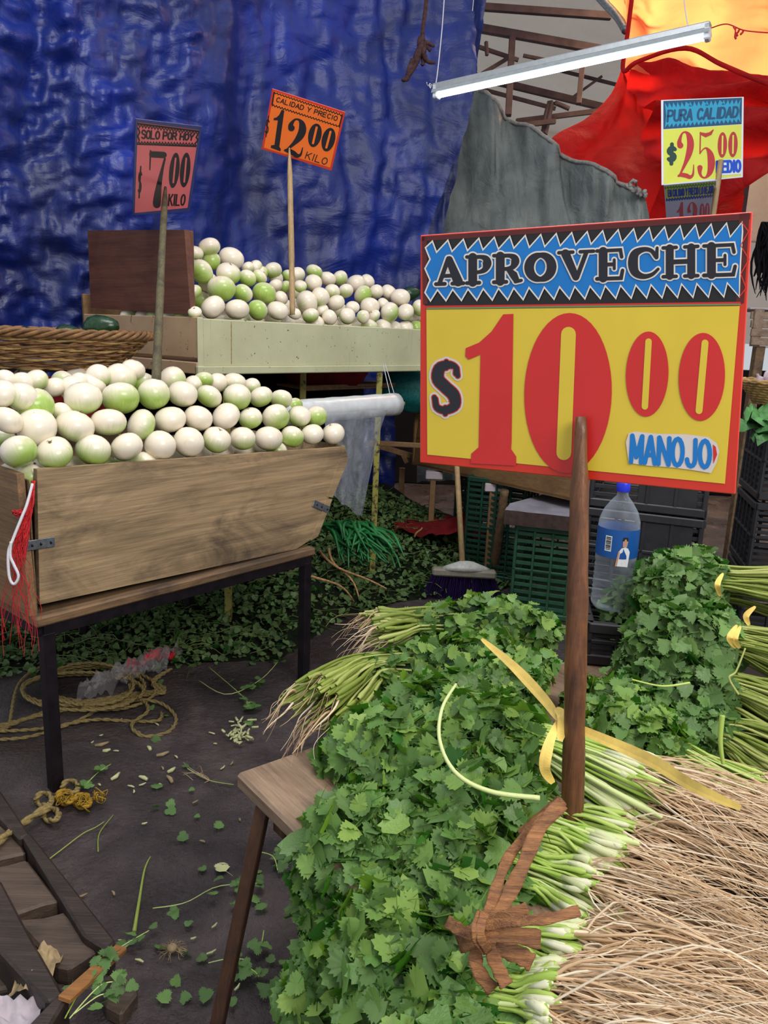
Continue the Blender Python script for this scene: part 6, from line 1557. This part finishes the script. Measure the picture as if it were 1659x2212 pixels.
# chopped stem ends
LAND = []
ch = thing('chopped_stem_pile', fl(515, 1580), 'small pile of chopped pale stem ends on the floor near the steel leg', 'trimmings')
for k in range(46):
    p = fl(515 + RNG.normal(0, 14), 1582 + RNG.normal(0, 13), RNG.uniform(.0, .02)); a_ = RNG.uniform(0, 3.14); mb = MW(); tube(mb, [p, p + np.array([math.cos(a_), math.sin(a_), RNG.normal(0, .15)]) * RNG.uniform(.015, .035)], RNG.uniform(.003, .0048), 6); mb.build('stem_end', M['cut_stalk'], ch)
for k in range(44):
    x, y = [(RNG.uniform(190, 500), RNG.uniform(1540, 1720)), (RNG.uniform(150, 520), RNG.uniform(1700, 2150))][k % 2]
    if k < 8: x, y = [(205, 1610), (222, 1622), (325, 1620), (338, 1632), (318, 1684), (362, 1668), (372, 1690), (240, 1684)][k]
    p = fl(x, y); o = thing('stem_scrap', p, None, 'trimmings', 'scraps scattered on the floor'); LAND.append((o, 'pale stem scrap on the floor', (x, y))); a_ = RNG.uniform(0, 3.14)
    big = 1.7 if k < 8 else .8; mb = MW(); ln = RNG.uniform(.014, .03) * big; tube(mb, [p, p + np.array([math.cos(a_), math.sin(a_), .05]) * ln * .5, p + np.array([math.cos(a_ + .2), math.sin(a_ + .2), .1]) * ln], np.array([.003, .0042, .002]) * big, 6); mb.build('scrap', M['cut_stalk'] if k % 3 else M['husk'], o)
for k in range(46):
    x, y = RNG.uniform(330, 620), RNG.uniform(1430, 2180)
    if x > 480 and y > 1600 and y < 1800: x -= 130
    o = inst('fallen_leaf', LEAF['leaf_deep'][k % 7], None, fl(x, y, .003), (RNG.normal(0, .25), RNG.normal(0, .25), RNG.uniform(0, 6.28)), float(RNG.uniform(.018, .036)))
    tag(o, None, 'leaf', 'leaves fallen on the floor'); LAND.append((o, 'small green leaf on the floor', (x, y)))
o = thing('onion_root_end', fl(372, 2050, .0), 'dried onion root end with brown hairs on the bare floor', 'trimmings'); mb = MW(); c_ = fl(372, 2048, .008)
V_, F_ = lathe_vf([(.001, -.008), (.011, -.004), (.012, .003), (.006, .009), (.001, .01)], 10); mb.add(np.array(V_) + c_, F_)
for k in range(40): a_ = RNG.uniform(0, 6.28); tube(mb, wob(c_, c_ + [.035 * math.cos(a_), .035 * math.sin(a_), -.008], 6, .004), .0007, 3)
mb.build('root_end', M['husk'], o)
o = inst('pale_husk', LEAF['leaf'][0], None, fl(488, 1882), (0, .2, 1), .04); tag(o, 'pale yellow wilted leaf on the floor left of the low table leg', 'leaf')
o.data = o.data.copy(); o.data.materials.clear(); o.data.materials.append(M['cut_stalk'])

MARK = {'the rope coil': (300, 1540), 'the chopped stem pile': (515, 1580), 'the plank end of the low table': (510, 1670), 'the low table leg': (530, 1900), 'the onion root end': (372, 2050), 'the yellow rope knot': (150, 1725),
        'the thick split stalk': (310, 1900), 'the dark steel leg by the heap': (620, 1480), 'the broken pallet': (200, 1980), 'the herb sprig under the plank end': (500, 2090)}
cnt = {}
for o, what, (x, y) in sorted(LAND, key=lambda t: min((t[2][0] - a) ** 2 + (t[2][1] - b) ** 2 for a, b in MARK.values())):
    mk = min(MARK, key=lambda q: (MARK[q][0] - x) ** 2 + (MARK[q][1] - y) ** 2); k = cnt.get((what, mk), 0); cnt[(what, mk)] = k + 1
    o['label'] = f'{what}, {ORD[k] + " " if k else ""}nearest to {mk}'
